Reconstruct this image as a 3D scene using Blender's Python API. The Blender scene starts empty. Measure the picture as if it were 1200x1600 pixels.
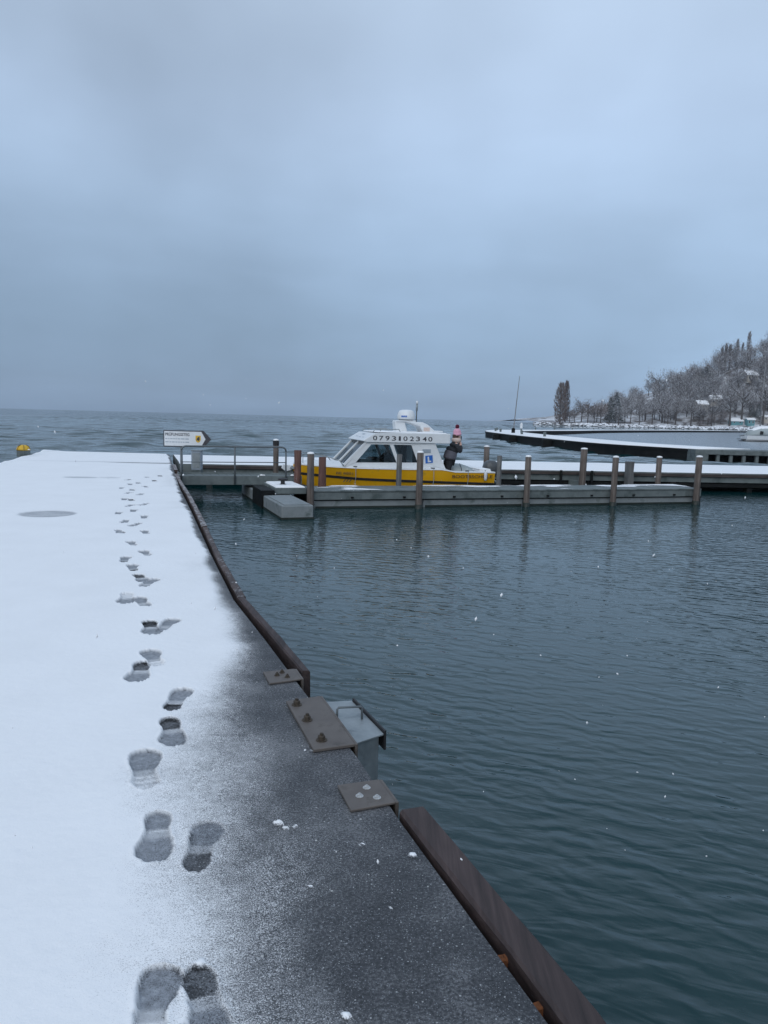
import bpy, bmesh, math, random
import numpy as np
from mathutils import Vector, Matrix

rnd = random.Random(7)
sc = bpy.context.scene
col = sc.collection
R = math.radians

# ------------------------------------------------------------------ camera
WATER = 0.0
QUAY = 0.6
CAM_Z = 2.1
cam_d = bpy.data.cameras.new('camera')
cam = bpy.data.objects.new('camera', cam_d)
col.objects.link(cam)
cam_d.sensor_fit = 'HORIZONTAL'
cam_d.sensor_width = 36.0
cam_d.lens = 36.0 * 1202.0 / 1200.0
cam_d.clip_start = 0.05
cam_d.clip_end = 20000
pitch = math.atan(147.5 / 1202.0)
cam.matrix_world = (Matrix.Translation((0, 0, CAM_Z)) @ Matrix.Rotation(R(90) - pitch, 4, 'X')
                    @ Matrix.Rotation(R(1.48), 4, 'Z'))
sc.camera = cam

# ------------------------------------------------------------------ world: a snow-laden overcast sky
SUN_EL, SUN_AZ = 34.0, 196.0
world = bpy.data.worlds.new('World')
sc.world = world
world.use_nodes = True
wn, wl = world.node_tree.nodes, world.node_tree.links
wn.clear()


def N(nodes, kind, **kw):
    n = nodes.new(kind)
    for k, v in kw.items():
        if k.startswith('i_'):
            key = k[2:].replace('_', ' ')
            n.inputs[key].default_value = v
        else:
            setattr(n, k, v)
    return n


def ramp(nodes, stops, interp='LINEAR'):
    r = nodes.new('ShaderNodeValToRGB')
    r.color_ramp.interpolation = interp
    els = r.color_ramp.elements
    while len(els) > 1:
        els.remove(els[-1])
    for i, (p, c) in enumerate(stops):
        e = els[0] if i == 0 else els.new(p)
        e.position = p
        e.color = (c[0], c[1], c[2], 1) if not isinstance(c, (int, float)) else (c, c, c, 1)
    return r


def math_node(nodes, links, op, a, b=None, c=None, clamp=False):
    n = nodes.new('ShaderNodeMath')
    n.operation = op
    n.use_clamp = clamp
    for i, v in enumerate((a, b, c)):
        if v is None:
            continue
        if isinstance(v, (int, float)):
            n.inputs[i].default_value = v
        else:
            links.new(v, n.inputs[i])
    return n.outputs[0]


SKY_A, SKY_B = (8.552, 8.163, 0), (35.791, 14.829, 9.503)


def build_world():
    tc = wn.new('ShaderNodeTexCoord')
    sep = wn.new('ShaderNodeSeparateXYZ')
    wl.new(tc.outputs['Generated'], sep.inputs[0])
    z = math_node(wn, wl, 'MAXIMUM', sep.outputs['Z'], 0.0)
    zc = math_node(wn, wl, 'ADD', z, 0.16)
    px = math_node(wn, wl, 'DIVIDE', sep.outputs['X'], zc)
    py = math_node(wn, wl, 'DIVIDE', sep.outputs['Y'], zc)
    cmb = wn.new('ShaderNodeCombineXYZ')
    wl.new(px, cmb.inputs[0]); wl.new(py, cmb.inputs[1])
    n1 = N(wn, 'ShaderNodeTexNoise', i_Scale=0.55, i_Detail=5.0, i_Roughness=0.5, i_Distortion=0.4)
    mp = wn.new('ShaderNodeMapping'); mp.inputs['Location'].default_value = SKY_A
    wl.new(cmb.outputs[0], mp.inputs[0]); wl.new(mp.outputs[0], n1.inputs['Vector'])
    n2 = N(wn, 'ShaderNodeTexNoise', i_Scale=1.5, i_Detail=4.0, i_Roughness=0.45)
    mp2 = wn.new('ShaderNodeMapping'); mp2.inputs['Location'].default_value = SKY_B
    wl.new(tc.outputs['Generated'], mp2.inputs[0]); wl.new(mp2.outputs[0], n2.inputs['Vector'])
    # overcast deck: dim at the horizon, three times brighter overhead
    k = ramp(wn, [(0.0, (.215, .318, .470)), (.05, (.235, .348, .508)), (.11, (.270, .388, .548)),
                  (.22, (.318, .436, .598)), (.34, (.390, .506, .676)), (.46, (.446, .562, .726)),
                  (.75, (.52, .65, .84)), (1.0, (.57, .70, .90))])
    wl.new(z, k.inputs[0])
    m1 = N(wn, 'ShaderNodeMapRange', i_From_Min=.3, i_From_Max=.7, i_To_Min=.86, i_To_Max=1.14)
    wl.new(n1.outputs['Fac'], m1.inputs['Value'])
    m2 = N(wn, 'ShaderNodeMapRange', i_From_Min=.3, i_From_Max=.7, i_To_Min=.71, i_To_Max=1.44)
    wl.new(n2.outputs['Fac'], m2.inputs['Value'])
    mm = math_node(wn, wl, 'MULTIPLY', m1.outputs[0], m2.outputs[0])
    vm = wn.new('ShaderNodeVectorMath'); vm.operation = 'SCALE'
    wl.new(k.outputs[0], vm.inputs[0]); wl.new(mm, vm.inputs['Scale'])
    sky = wn.new('ShaderNodeTexSky')
    sky.sky_type = 'NISHITA'
    sky.sun_disc = False
    sky.sun_elevation = R(SUN_EL)
    sky.sun_rotation = R(SUN_AZ)
    sk = wn.new('ShaderNodeVectorMath'); sk.operation = 'SCALE'
    wl.new(sky.outputs[0], sk.inputs[0]); sk.inputs['Scale'].default_value = 0.07
    mix = wn.new('ShaderNodeMix'); mix.data_type = 'RGBA'
    mix.inputs['Factor'].default_value = 0.9
    wl.new(sk.outputs[0], mix.inputs['A']); wl.new(vm.outputs[0], mix.inputs['B'])
    bg = wn.new('ShaderNodeBackground')
    wl.new(mix.outputs['Result'], bg.inputs['Color'])
    bg.inputs['Strength'].default_value = 1.0
    out = wn.new('ShaderNodeOutputWorld')
    wl.new(bg.outputs[0], out.inputs['Surface'])


build_world()

sun_d = bpy.data.lights.new('sun', 'SUN')
sun_d.energy = 1.1
sun_d.angle = R(60)
sun_d.color = (1.0, .985, .96)
sun = bpy.data.objects.new('sun', sun_d)
col.objects.link(sun)
az = R(SUN_AZ)
sdir = Vector((math.sin(az) * math.cos(R(SUN_EL)), math.cos(az) * math.cos(R(SUN_EL)), math.sin(R(SUN_EL))))
sun.rotation_euler = sdir.to_track_quat('Z', 'Y').to_euler()

sc.view_settings.view_transform = 'Standard'
sc.view_settings.look = 'None'
sc.view_settings.exposure = 0.0
sc.view_settings.gamma = 1.0
sc.cycles.use_denoising = True
sc.cycles.max_bounces = 8
sc.cycles.transparent_max_bounces = 12
sc.cycles.volume_bounces = 0

# ------------------------------------------------------------------ helpers


class MB:
    """collects shapes into one mesh"""
    def __init__(s):
        s.v, s.f, s.mi = [], [], []

    def add(s, vs, fs, mi=0):
        o = len(s.v)
        s.v += [tuple(p) for p in vs]
        for f in fs:
            s.f.append([o + i for i in f]); s.mi.append(mi)
        return s

    def box(s, x0, x1, y0, y1, z0, z1, mi=0, M=None):
        vs = [Vector((x, y, z)) for z in (z0, z1) for y in (y0, y1) for x in (x0, x1)]
        if M is not None:
            vs = [M @ p for p in vs]
        return s.add(vs, [(0, 2, 3, 1), (4, 5, 7, 6), (0, 1, 5, 4), (2, 6, 7, 3), (0, 4, 6, 2), (1, 3, 7, 5)], mi)

    def prism(s, poly, z0, z1, mi=0, top=None, bottom=None, axis='z', M=None):
        n = len(poly)
        if axis == 'z':
            P = lambda a, b, c: Vector((a, b, c))
        else:                                       # poly in (x,z), extruded along y
            P = lambda a, b, c: Vector((a, c, b))
        vs = [P(a, b, z0) for a, b in poly] + [P(a, b, z1) for a, b in poly]
        if M is not None:
            vs = [M @ p for p in vs]
        o = len(s.v)
        s.v += [tuple(p) for p in vs]
        s.f.append([o + i for i in reversed(range(n))]); s.mi.append(mi if bottom is None else bottom)
        s.f.append([o + n + i for i in range(n)]); s.mi.append(mi if top is None else top)
        for i in range(n):
            j = (i + 1) % n
            s.f.append([o + i, o + j, o + n + j, o + n + i]); s.mi.append(mi)
        return s

    def rings(s, rings, cap=True, closed=True, mi=0):
        n = len(rings[0]); o = len(s.v)
        for r in rings:
            s.v += [tuple(p) for p in r]
        for a in range(len(rings) - 1):
            for i in range(n if closed else n - 1):
                j = (i + 1) % n
                s.f.append([o + a * n + i, o + a * n + j, o + (a + 1) * n + j, o + (a + 1) * n + i]); s.mi.append(mi)
        if cap:
            s.f.append([o + i for i in reversed(range(n))]); s.mi.append(mi)
            q = o + (len(rings) - 1) * n
            s.f.append([q + i for i in range(n)]); s.mi.append(mi)
        return s

    def tube(s, pts, r, n=8, mi=0, cap=True):
        pts = [Vector(p) for p in pts]
        rr = r if isinstance(r, (list, tuple)) else [r] * len(pts)
        rings = []
        up = None
        for i, p in enumerate(pts):
            d = (pts[min(i + 1, len(pts) - 1)] - pts[max(i - 1, 0)]).normalized()
            if up is None:
                up = Vector((0, 0, 1)) if abs(d.z) < .9 else Vector((1, 0, 0))
            a = d.cross(up).normalized(); b = a.cross(d).normalized(); up = b
            rings.append([p + (a * math.cos(t) + b * math.sin(t)) * rr[i] for t in [2 * math.pi * k / n for k in range(n)]])
        return s.rings(rings, cap, mi=mi)

    def lathe(s, prof, c=(0, 0, 0), n=14, mi=0, M=None):
        rings = []
        for r, z in prof:
            ring = [Vector((c[0] + r * math.cos(2 * math.pi * k / n), c[1] + r * math.sin(2 * math.pi * k / n), c[2] + z)) for k in range(n)]
            if M is not None:
                ring = [M @ p for p in ring]
            rings.append(ring)
        return s.rings(rings, True, mi=mi)

    def mesh(s, name, smooth=False, bevel=0.0):
        me = bpy.data.meshes.new(name)
        me.from_pydata(s.v, [], s.f)
        me.polygons.foreach_set('material_index', s.mi)
        bm = bmesh.new(); bm.from_mesh(me)
        if bevel > 0:
            bmesh.ops.remove_doubles(bm, verts=bm.verts, dist=1e-5)
            es = [e for e in bm.edges if len(e.link_faces) == 2 and e.calc_face_angle(0) > R(35)]
            bmesh.ops.bevel(bm, geom=es, offset=bevel, segments=1, affect='EDGES', clamp_overlap=True)
        bmesh.ops.recalc_face_normals(bm, faces=bm.faces)
        bm.to_mesh(me); bm.free()
        if smooth:
            me.polygons.foreach_set('use_smooth', [True] * len(me.polygons))
        me.update()
        return me

    def build(s, name, mat, parent=None, smooth=False, bevel=0.0):
        me = s.mesh(name, smooth, bevel)
        for m in (mat if isinstance(mat, (list, tuple)) else [mat]):
            me.materials.append(m)
        return link(name, me, parent)


def link(name, data, parent=None):
    o = bpy.data.objects.new(name, data)
    col.objects.link(o)
    if parent is not None:
        o.parent = parent
    return o


def tag(o, label=None, cat=None, group=None, kind=None):
    if label: o['label'] = label
    if cat: o['category'] = cat
    if group: o['group'] = group
    if kind: o['kind'] = kind
    return o


def empty(name, loc=(0, 0, 0), rz=0.0):
    o = link(name, None)
    o.location = loc
    o.rotation_euler = (0, 0, rz)
    o.empty_display_size = .2
    return o


def copy_tree(o, parent=None):
    c = o.copy(); col.objects.link(c); c.parent = parent
    for ch in o.children:
        copy_tree(ch, c)
    return c


def smooth(a, b, x):
    t = np.clip((x - a) / (b - a), 0, 1)
    return t * t * (3 - 2 * t)


_lat = np.random.RandomState(3).rand(256, 256)


def vnoise(x, y):
    xi, yi = np.floor(x).astype(int), np.floor(y).astype(int)
    fx, fy = x - xi, y - yi
    fx = fx * fx * (3 - 2 * fx); fy = fy * fy * (3 - 2 * fy)
    g = lambda a, b: _lat[a % 256, b % 256]
    return (g(xi, yi) * (1 - fx) + g(xi + 1, yi) * fx) * (1 - fy) + (g(xi, yi + 1) * (1 - fx) + g(xi + 1, yi + 1) * fx) * fy


def fbm(x, y, o=4):
    s = 0; a = .5
    for i in range(o):
        s = s + a * vnoise(x * 2 ** i + 17.3 * i, y * 2 ** i + 5.1 * i); a *= .5
    return s


# ------------------------------------------------------------------ materials


def new_mat(name):
    m = bpy.data.materials.new(name)
    m.use_nodes = True
    nt = m.node_tree
    nt.nodes.clear()
    out = nt.nodes.new('ShaderNodeOutputMaterial')
    b = nt.nodes.new('ShaderNodeBsdfPrincipled')
    nt.links.new(b.outputs[0], out.inputs['Surface'])
    return m, nt.nodes, nt.links, b, out


def noisy(name, c1, c2, scale=8.0, rough=(.5, .7), detail=5.0, bump=0.0, bscale=None, stretch=(1, 1, 1), metal=0.0, spec=.5,
          grime=None, coat=0.0, coords='Object'):
    m, n, l, b, out = new_mat(name)
    tc = n.new('ShaderNodeTexCoord')
    mp = n.new('ShaderNodeMapping'); mp.inputs['Scale'].default_value = stretch
    l.new(tc.outputs[coords], mp.inputs[0])
    no = N(n, 'ShaderNodeTexNoise', i_Scale=scale, i_Detail=detail, i_Roughness=.6)
    l.new(mp.outputs[0], no.inputs['Vector'])
    rp = ramp(n, [(.3, c1), (.7, c2)])
    l.new(no.outputs['Fac'], rp.inputs[0])
    colr = rp.outputs[0]
    if grime:
        g = N(n, 'ShaderNodeTexNoise', i_Scale=grime[1], i_Detail=6.0, i_Roughness=.65)
        l.new(tc.outputs[coords], g.inputs['Vector'])
        gr = ramp(n, [(grime[2], 0.0), (grime[2] + .15, 1.0)])
        l.new(g.outputs['Fac'], gr.inputs[0])
        mx = n.new('ShaderNodeMix'); mx.data_type = 'RGBA'
        l.new(gr.outputs[0], mx.inputs['Factor']); l.new(colr, mx.inputs['A'])
        mx.inputs['B'].default_value = (*grime[0], 1)
        colr = mx.outputs['Result']
    l.new(colr, b.inputs['Base Color'])
    mr = N(n, 'ShaderNodeMapRange', i_To_Min=rough[0], i_To_Max=rough[1])
    l.new(no.outputs['Fac'], mr.inputs['Value']); l.new(mr.outputs[0], b.inputs['Roughness'])
    b.inputs['Metallic'].default_value = metal
    b.inputs['Specular IOR Level'].default_value = spec
    b.inputs['Coat Weight'].default_value = coat
    if bump:
        bn = N(n, 'ShaderNodeTexNoise', i_Scale=bscale or scale * 4, i_Detail=4.0)
        l.new(mp.outputs[0], bn.inputs['Vector'])
        bp = N(n, 'ShaderNodeBump', i_Strength=.7, i_Distance=bump)
        l.new(bn.outputs['Fac'], bp.inputs['Height']); l.new(bp.outputs[0], b.inputs['Normal'])
    return m


M = {}
M['white_gel'] = noisy('white_gelcoat', (.68, .70, .71), (.76, .78, .79), 3, (.25, .4), grime=((.45, .46, .45), 5, .62))
M['yellow'] = noisy('yellow_hull_paint', (.76, .38, .005), (.82, .43, .008), 2.5, (.3, .45), grime=((.45, .28, .03), 4, .60))
M['black'] = noisy('black_rubber', (.012, .012, .014), (.025, .025, .027), 10, (.5, .7))
M['ink'] = noisy('dark_lettering', (.03, .03, .04), (.05, .05, .06), 10, (.5, .6))
M['faded_ink'] = noisy('faded_lettering', (.10, .055, .02), (.075, .045, .02), 10, (.5, .6))
M['blue'] = noisy('blue_sign', (.02, .12, .45), (.03, .15, .5), 5, (.3, .4))
M['grey_plate'] = noisy('grey_plate', (.28, .33, .38), (.35, .4, .45), 5, (.4, .5))
M['sign_white'] = noisy('sign_white', (.62, .64, .66), (.70, .72, .73), 4, (.4, .5), grime=((.5, .52, .5), 9, .6))
M['cap_yellow'] = noisy('yellow_cap', (.62, .36, .02), (.72, .45, .03), 6, (.5, .6), grime=((.3, .2, .05), 12, .58))
M['steel'] = noisy('galvanised_steel', (.24, .27, .28), (.36, .39, .40), 9, (.4, .65), metal=.55, bump=.001, grime=((.14, .16, .17), 6, .56))
M['rail'] = noisy('painted_rail', (.10, .115, .125), (.15, .17, .18), 12, (.45, .6), metal=.3)
M['plate'] = noisy('weathered_steel_plate', (.115, .098, .088), (.165, .145, .13), 7, (.5, .7), metal=.35, bump=.0006, bscale=90,
                   grime=((.075, .065, .055), 10, .58))
M['bolt'] = noisy('rusty_bolt', (.045, .036, .028), (.09, .07, .05), 40, (.6, .8), metal=.3)
M['bolt_frost'] = noisy('frosted_bolt', (.30, .31, .31), (.55, .57, .58), 60, (.5, .7), metal=.1)
M['rust'] = noisy('orange_rust', (.13, .05, .02), (.26, .09, .03), 60, (.8, .95), bump=.002)
M['concrete'] = noisy('weathered_concrete', (.10, .122, .124), (.17, .196, .196), 3.5, (.7, .9), bump=.003, bscale=30,
                      grime=((.065, .085, .083), 2.2, .52))
M['concrete_pale'] = noisy('pale_concrete', (.17, .195, .20), (.26, .285, .295), 3, (.7, .9), bump=.003, bscale=30,
                           grime=((.11, .135, .135), 3, .55))
M['wet_concrete'] = noisy('wet_dark_concrete', (.006, .007, .008), (.018, .019, .019), 2.0, (.5, .8), bump=.01, bscale=9,
                          grime=((.010, .015, .011), 1.1, .55), spec=.10)
M['algae'] = noisy('algae_waterline', (.008, .012, .010), (.02, .028, .02), 5, (.4, .7), bump=.006, bscale=25)
M['canvas'] = noisy('grey_canvas', (.30, .34, .34), (.38, .42, .42), 3, (.7, .9), bump=.004, bscale=14)
M['dark_plastic'] = noisy('dark_engine_cowl', (.05, .055, .06), (.09, .095, .10), 4, (.35, .5))
M['grey_plastic'] = noisy('grey_engine_leg', (.22, .24, .26), (.36, .38, .40), 8, (.35, .55))
M['interior'] = noisy('cabin_interior', (.10, .11, .12), (.16, .17, .18), 3, (.7, .8))
M['skin'] = noisy('skin', (.60, .38, .31), (.66, .43, .35), 6, (.5, .6))
M['jacket_dark'] = noisy('dark_jacket', (.014, .016, .021), (.028, .031, .037), 12, (.75, .9), bump=.003)
M['jacket_grey'] = noisy('grey_jacket', (.085, .085, .105), (.13, .13, .155), 12, (.75, .9), bump=.003)
M['trousers'] = noisy('black_trousers', (.008, .008, .01), (.016, .016, .02), 12, (.8, .9))
M['hat_pink'] = noisy('pink_knit', (.62, .30, .40), (.75, .42, .52), 40, (.85, .95), bump=.004, bscale=70)
M['pompom'] = noisy('dark_red_wool', (.10, .012, .03), (.16, .02, .05), 60, (.9, 1.0), bump=.008, bscale=60)
M['scarf'] = noisy('cream_scarf', (.55, .42, .36), (.66, .54, .48), 30, (.85, .95), bump=.004)
M['hair'] = noisy('brown_hair', (.05, .03, .02), (.10, .055, .035), 60, (.6, .8))
M['teal'] = noisy('teal_boards', (.09, .24, .27), (.13, .31, .34), 3, (.7, .8), stretch=(6, 6, .3))
M['house_wall'] = noisy('plaster', (.42, .38, .33), (.5, .46, .40), .5, (.8, .9))
M['dark_glass'] = noisy('dark_pane', (.015, .018, .022), (.03, .035, .04), 2, (.1, .2))
M['mast'] = noisy('dull_mast', (.17, .17, .175), (.24, .24, .245), 2, (.5, .6))
M['tarp_dark'] = noisy('dark_tarp', (.05, .055, .06), (.09, .095, .10), 2, (.7, .8))
M['bark'] = noisy('bark', (.055, .045, .04), (.10, .085, .078), 1.5, (.85, .95), stretch=(3, 3, .6))


def wood_mat(name, c1, c2, c3, frost=0.0, axis=2):
    m, n, l, b, out = new_mat(name)
    tc = n.new('ShaderNodeTexCoord')
    mp = n.new('ShaderNodeMapping')
    st = [14, 14, 14]; st[axis] = .7
    mp.inputs['Scale'].default_value = st
    l.new(tc.outputs['Object'], mp.inputs[0])
    oi = n.new('ShaderNodeObjectInfo')
    ad = n.new('ShaderNodeVectorMath'); ad.operation = 'ADD'
    sca = n.new('ShaderNodeVectorMath'); sca.operation = 'SCALE'; sca.inputs['Scale'].default_value = 37.0
    cb = n.new('ShaderNodeCombineXYZ')
    l.new(oi.outputs['Random'], cb.inputs[0]); l.new(oi.outputs['Random'], cb.inputs[1])
    l.new(cb.outputs[0], sca.inputs[0]); l.new(mp.outputs[0], ad.inputs[0]); l.new(sca.outputs[0], ad.inputs[1])
    g = N(n, 'ShaderNodeTexNoise', i_Scale=2.2, i_Detail=7.0, i_Roughness=.62, i_Distortion=.3)
    l.new(ad.outputs[0], g.inputs['Vector'])
    rp = ramp(n, [(.28, c1), (.5, c2), (.74, c3)])
    l.new(g.outputs['Fac'], rp.inputs[0])
    w = N(n, 'ShaderNodeTexNoise', i_Scale=1.6, i_Detail=4.0)
    l.new(tc.outputs['Object'], w.inputs['Vector'])
    wr = ramp(n, [(.35, .65), (.65, 1.15)])
    l.new(w.outputs['Fac'], wr.inputs[0])
    mu = n.new('ShaderNodeMix'); mu.data_type = 'RGBA'; mu.blend_type = 'MULTIPLY'; mu.inputs['Factor'].default_value = 1
    l.new(rp.outputs[0], mu.inputs['A']); l.new(wr.outputs[0], mu.inputs['B'])
    c = mu.outputs['Result']
    if frost:
        fz = N(n, 'ShaderNodeTexNoise', i_Scale=14.0, i_Detail=8.0, i_Roughness=.8)
        l.new(tc.outputs['Object'], fz.inputs['Vector'])
        ge = n.new('ShaderNodeNewGeometry')
        sp = n.new('ShaderNodeSeparateXYZ'); l.new(ge.outputs['Normal'], sp.inputs[0])
        up = N(n, 'ShaderNodeMapRange', i_From_Min=.6, i_From_Max=.95)
        l.new(sp.outputs['Z'], up.inputs['Value'])
        fr = ramp(n, [(.60 - .4 * frost, 0.0), (.82 - .4 * frost, .95)])
        l.new(fz.outputs['Fac'], fr.inputs[0])
        fm = math_node(n, l, 'MULTIPLY', fr.outputs[0], up.outputs[0])
        mx = n.new('ShaderNodeMix'); mx.data_type = 'RGBA'
        l.new(fm, mx.inputs['Factor']); l.new(c, mx.inputs['A']); mx.inputs['B'].default_value = (.8, .82, .85, 1)
        c = mx.outputs['Result']
    l.new(c, b.inputs['Base Color'])
    b.inputs['Roughness'].default_value = .72
    bp = N(n, 'ShaderNodeBump', i_Strength=.8, i_Distance=.004)
    l.new(g.outputs['Fac'], bp.inputs['Height']); l.new(bp.outputs[0], b.inputs['Normal'])
    return m


M['beam'] = wood_mat('wet_brown_beam', (.020, .013, .012), (.046, .030, .028), (.08, .056, .051), 0.0, 1)
M['beam_frost'] = wood_mat('frosted_brown_beam', (.035, .022, .018), (.075, .05, .043), (.12, .085, .075), .34, 1)
M['beam_dust'] = wood_mat('dusted_brown_beam', (.03, .02, .018), (.065, .044, .039), (.11, .08, .07), .14, 1)
M['beam_x'] = wood_mat('pier_beam', (.022, .016, .014), (.05, .038, .034), (.09, .072, .066), 0.0, 0)
M['post'] = wood_mat('weathered_post', (.055, .042, .036), (.125, .10, .086), (.22, .19, .17), 0.0, 2)
M['post_grey'] = wood_mat('grey_post', (.055, .055, .055), (.12, .12, .118), (.19, .19, .185), 0.0, 2)
M['post_red'] = wood_mat('reddish_post', (.05, .022, .018), (.11, .05, .038), (.17, .09, .07), 0.0, 2)


def snow_mat(name='snow', tint=(.90, .905, .91), masked=False):
    m, n, l, b, out = new_mat(name)
    tc = n.new('ShaderNodeTexCoord')
    a = N(n, 'ShaderNodeTexNoise', i_Scale=2.0, i_Detail=6.0, i_Roughness=.6)
    l.new(tc.outputs['Object'], a.inputs['Vector'])
    rp = ramp(n, [(.3, tuple(v * .95 for v in tint)), (.7, tint)])
    l.new(a.outputs['Fac'], rp.inputs[0])
    b.inputs['Roughness'].default_value = .55
    b.inputs['Specular IOR Level'].default_value = .25
    f = N(n, 'ShaderNodeTexNoise', i_Scale=170.0, i_Detail=3.0)
    l.new(tc.outputs['Object'], f.inputs['Vector'])
    f2 = N(n, 'ShaderNodeTexNoise', i_Scale=22.0, i_Detail=4.0)
    l.new(tc.outputs['Object'], f2.inputs['Vector'])
    hs = math_node(n, l, 'ADD', math_node(n, l, 'MULTIPLY', f.outputs['Fac'], .0012), math_node(n, l, 'MULTIPLY', f2.outputs['Fac'], .006))
    bp = N(n, 'ShaderNodeBump', i_Strength=.6, i_Distance=1.0)
    l.new(hs, bp.inputs['Height']); l.new(bp.outputs[0], b.inputs['Normal'])
    if not masked:
        l.new(rp.outputs[0], b.inputs['Base Color'])
        return m
    cov = n.new('ShaderNodeAttribute'); cov.attribute_name = 'cover'
    wet = n.new('ShaderNodeAttribute'); wet.attribute_name = 'wet'
    # slush pressed by boots
    wn_ = N(n, 'ShaderNodeTexNoise', i_Scale=38.0, i_Detail=5.0, i_Roughness=.65)
    l.new(tc.outputs['Object'], wn_.inputs['Vector'])
    sl = ramp(n, [(.3, (.13, .142, .16)), (.6, (.27, .29, .32)), (.8, (.46, .49, .52))])
    l.new(wn_.outputs['Fac'], sl.inputs[0])
    mx = n.new('ShaderNodeMix'); mx.data_type = 'RGBA'
    l.new(wet.outputs['Fac'], mx.inputs['Factor']); l.new(rp.outputs[0], mx.inputs['A']); l.new(sl.outputs[0], mx.inputs['B'])
    l.new(mx.outputs['Result'], b.inputs['Base Color'])
    # fresh flakes lie as grains where the cover is thin
    g1 = N(n, 'ShaderNodeTexNoise', i_Scale=270.0, i_Detail=3.0, i_Roughness=.75)
    l.new(tc.outputs['Object'], g1.inputs['Vector'])
    g2 = N(n, 'ShaderNodeTexNoise', i_Scale=26.0, i_Detail=4.0, i_Roughness=.6)
    l.new(tc.outputs['Object'], g2.inputs['Vector'])
    gs = math_node(n, l, 'ADD', math_node(n, l, 'MULTIPLY', g1.outputs['Fac'], .86), math_node(n, l, 'MULTIPLY', g2.outputs['Fac'], .14))
    # normalise the noise to about 0..1, then threshold with the cover
    gn = N(n, 'ShaderNodeMapRange', i_From_Min=.28, i_From_Max=.72)
    l.new(gs, gn.inputs['Value'])
    d = math_node(n, l, 'SUBTRACT', math_node(n, l, 'MULTIPLY', cov.outputs['Fac'], 1.15), gn.outputs[0])
    al = N(n, 'ShaderNodeMapRange', i_From_Min=-.26, i_From_Max=.32)
    l.new(d, al.inputs['Value'])
    tr = n.new('ShaderNodeBsdfTransparent')
    ms = n.new('ShaderNodeMixShader')
    l.new(al.outputs[0], ms.inputs[0]); l.new(tr.outputs[0], ms.inputs[1]); l.new(b.outputs[0], ms.inputs[2])
    l.new(ms.outputs[0], out.inputs['Surface'])
    return m


M['snow'] = snow_mat()
M['snow_thin'] = snow_mat('thin_snow', masked=True)


def asphalt_mat():
    m, n, l, b, out = new_mat('dark_speckled_asphalt')
    tc = n.new('ShaderNodeTexCoord')
    P = tc.outputs['Object']
    big = N(n, 'ShaderNodeTexNoise', i_Scale=2.6, i_Detail=6.0, i_Roughness=.65); l.new(P, big.inputs['Vector'])
    fine = N(n, 'ShaderNodeTexNoise', i_Scale=100.0, i_Detail=3.0, i_Roughness=.75); l.new(P, fine.inputs['Vector'])
    ad = math_node(n, l, 'ADD', math_node(n, l, 'MULTIPLY', big.outputs['Fac'], .45), math_node(n, l, 'MULTIPLY', fine.outputs['Fac'], .55))
    base = ramp(n, [(.37, (.010, .011, .013)), (.49, (.043, .045, .050)), (.60, (.15, .153, .158))])
    l.new(ad, base.inputs[0])
    c = base.outputs[0]
    for scale, keep, size, colr in ((120.0, .90, .24, (.36, .37, .37)), (52.0, .965, .17, (.42, .42, .40)), (230.0, .70, .34, (.19, .20, .215))):
        v = N(n, 'ShaderNodeTexVoronoi', i_Scale=scale); l.new(P, v.inputs['Vector'])
        sp = n.new('ShaderNodeSeparateColor'); l.new(v.outputs['Color'], sp.inputs[0])
        pick = math_node(n, l, 'GREATER_THAN', sp.outputs[0], keep)
        sz = math_node(n, l, 'LESS_THAN', v.outputs['Distance'], math_node(n, l, 'MULTIPLY', sp.outputs[1], size * 1.5))
        k = math_node(n, l, 'MULTIPLY', pick, sz)
        mx = n.new('ShaderNodeMix'); mx.data_type = 'RGBA'
        l.new(k, mx.inputs['Factor']); l.new(c, mx.inputs['A']); mx.inputs['B'].default_value = (*colr, 1)
        c = mx.outputs['Result']
    l.new(c, b.inputs['Base Color'])
    rr = N(n, 'ShaderNodeMapRange', i_To_Min=.45, i_To_Max=.85); l.new(big.outputs['Fac'], rr.inputs['Value'])
    l.new(rr.outputs[0], b.inputs['Roughness'])
    bp = N(n, 'ShaderNodeBump', i_Strength=.8, i_Distance=.004)
    l.new(fine.outputs['Fac'], bp.inputs['Height']); l.new(bp.outputs[0], b.inputs['Normal'])
    return m


M['asphalt'] = asphalt_mat()


def glass_mat():
    m, n, l, b, out = new_mat('tinted_glass')
    n.remove(b)
    tr = n.new('ShaderNodeBsdfTransparent'); tr.inputs[0].default_value = (.58, .66, .68, 1)
    gl = n.new('ShaderNodeBsdfGlossy'); gl.inputs['Roughness'].default_value = .02
    fr = n.new('ShaderNodeFresnel'); fr.inputs['IOR'].default_value = 1.6
    ms = n.new('ShaderNodeMixShader')
    l.new(fr.outputs[0], ms.inputs[0]); l.new(tr.outputs[0], ms.inputs[1]); l.new(gl.outputs[0], ms.inputs[2])
    l.new(ms.outputs[0], out.inputs['Surface'])
    return m


M['glass'] = glass_mat()


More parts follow.
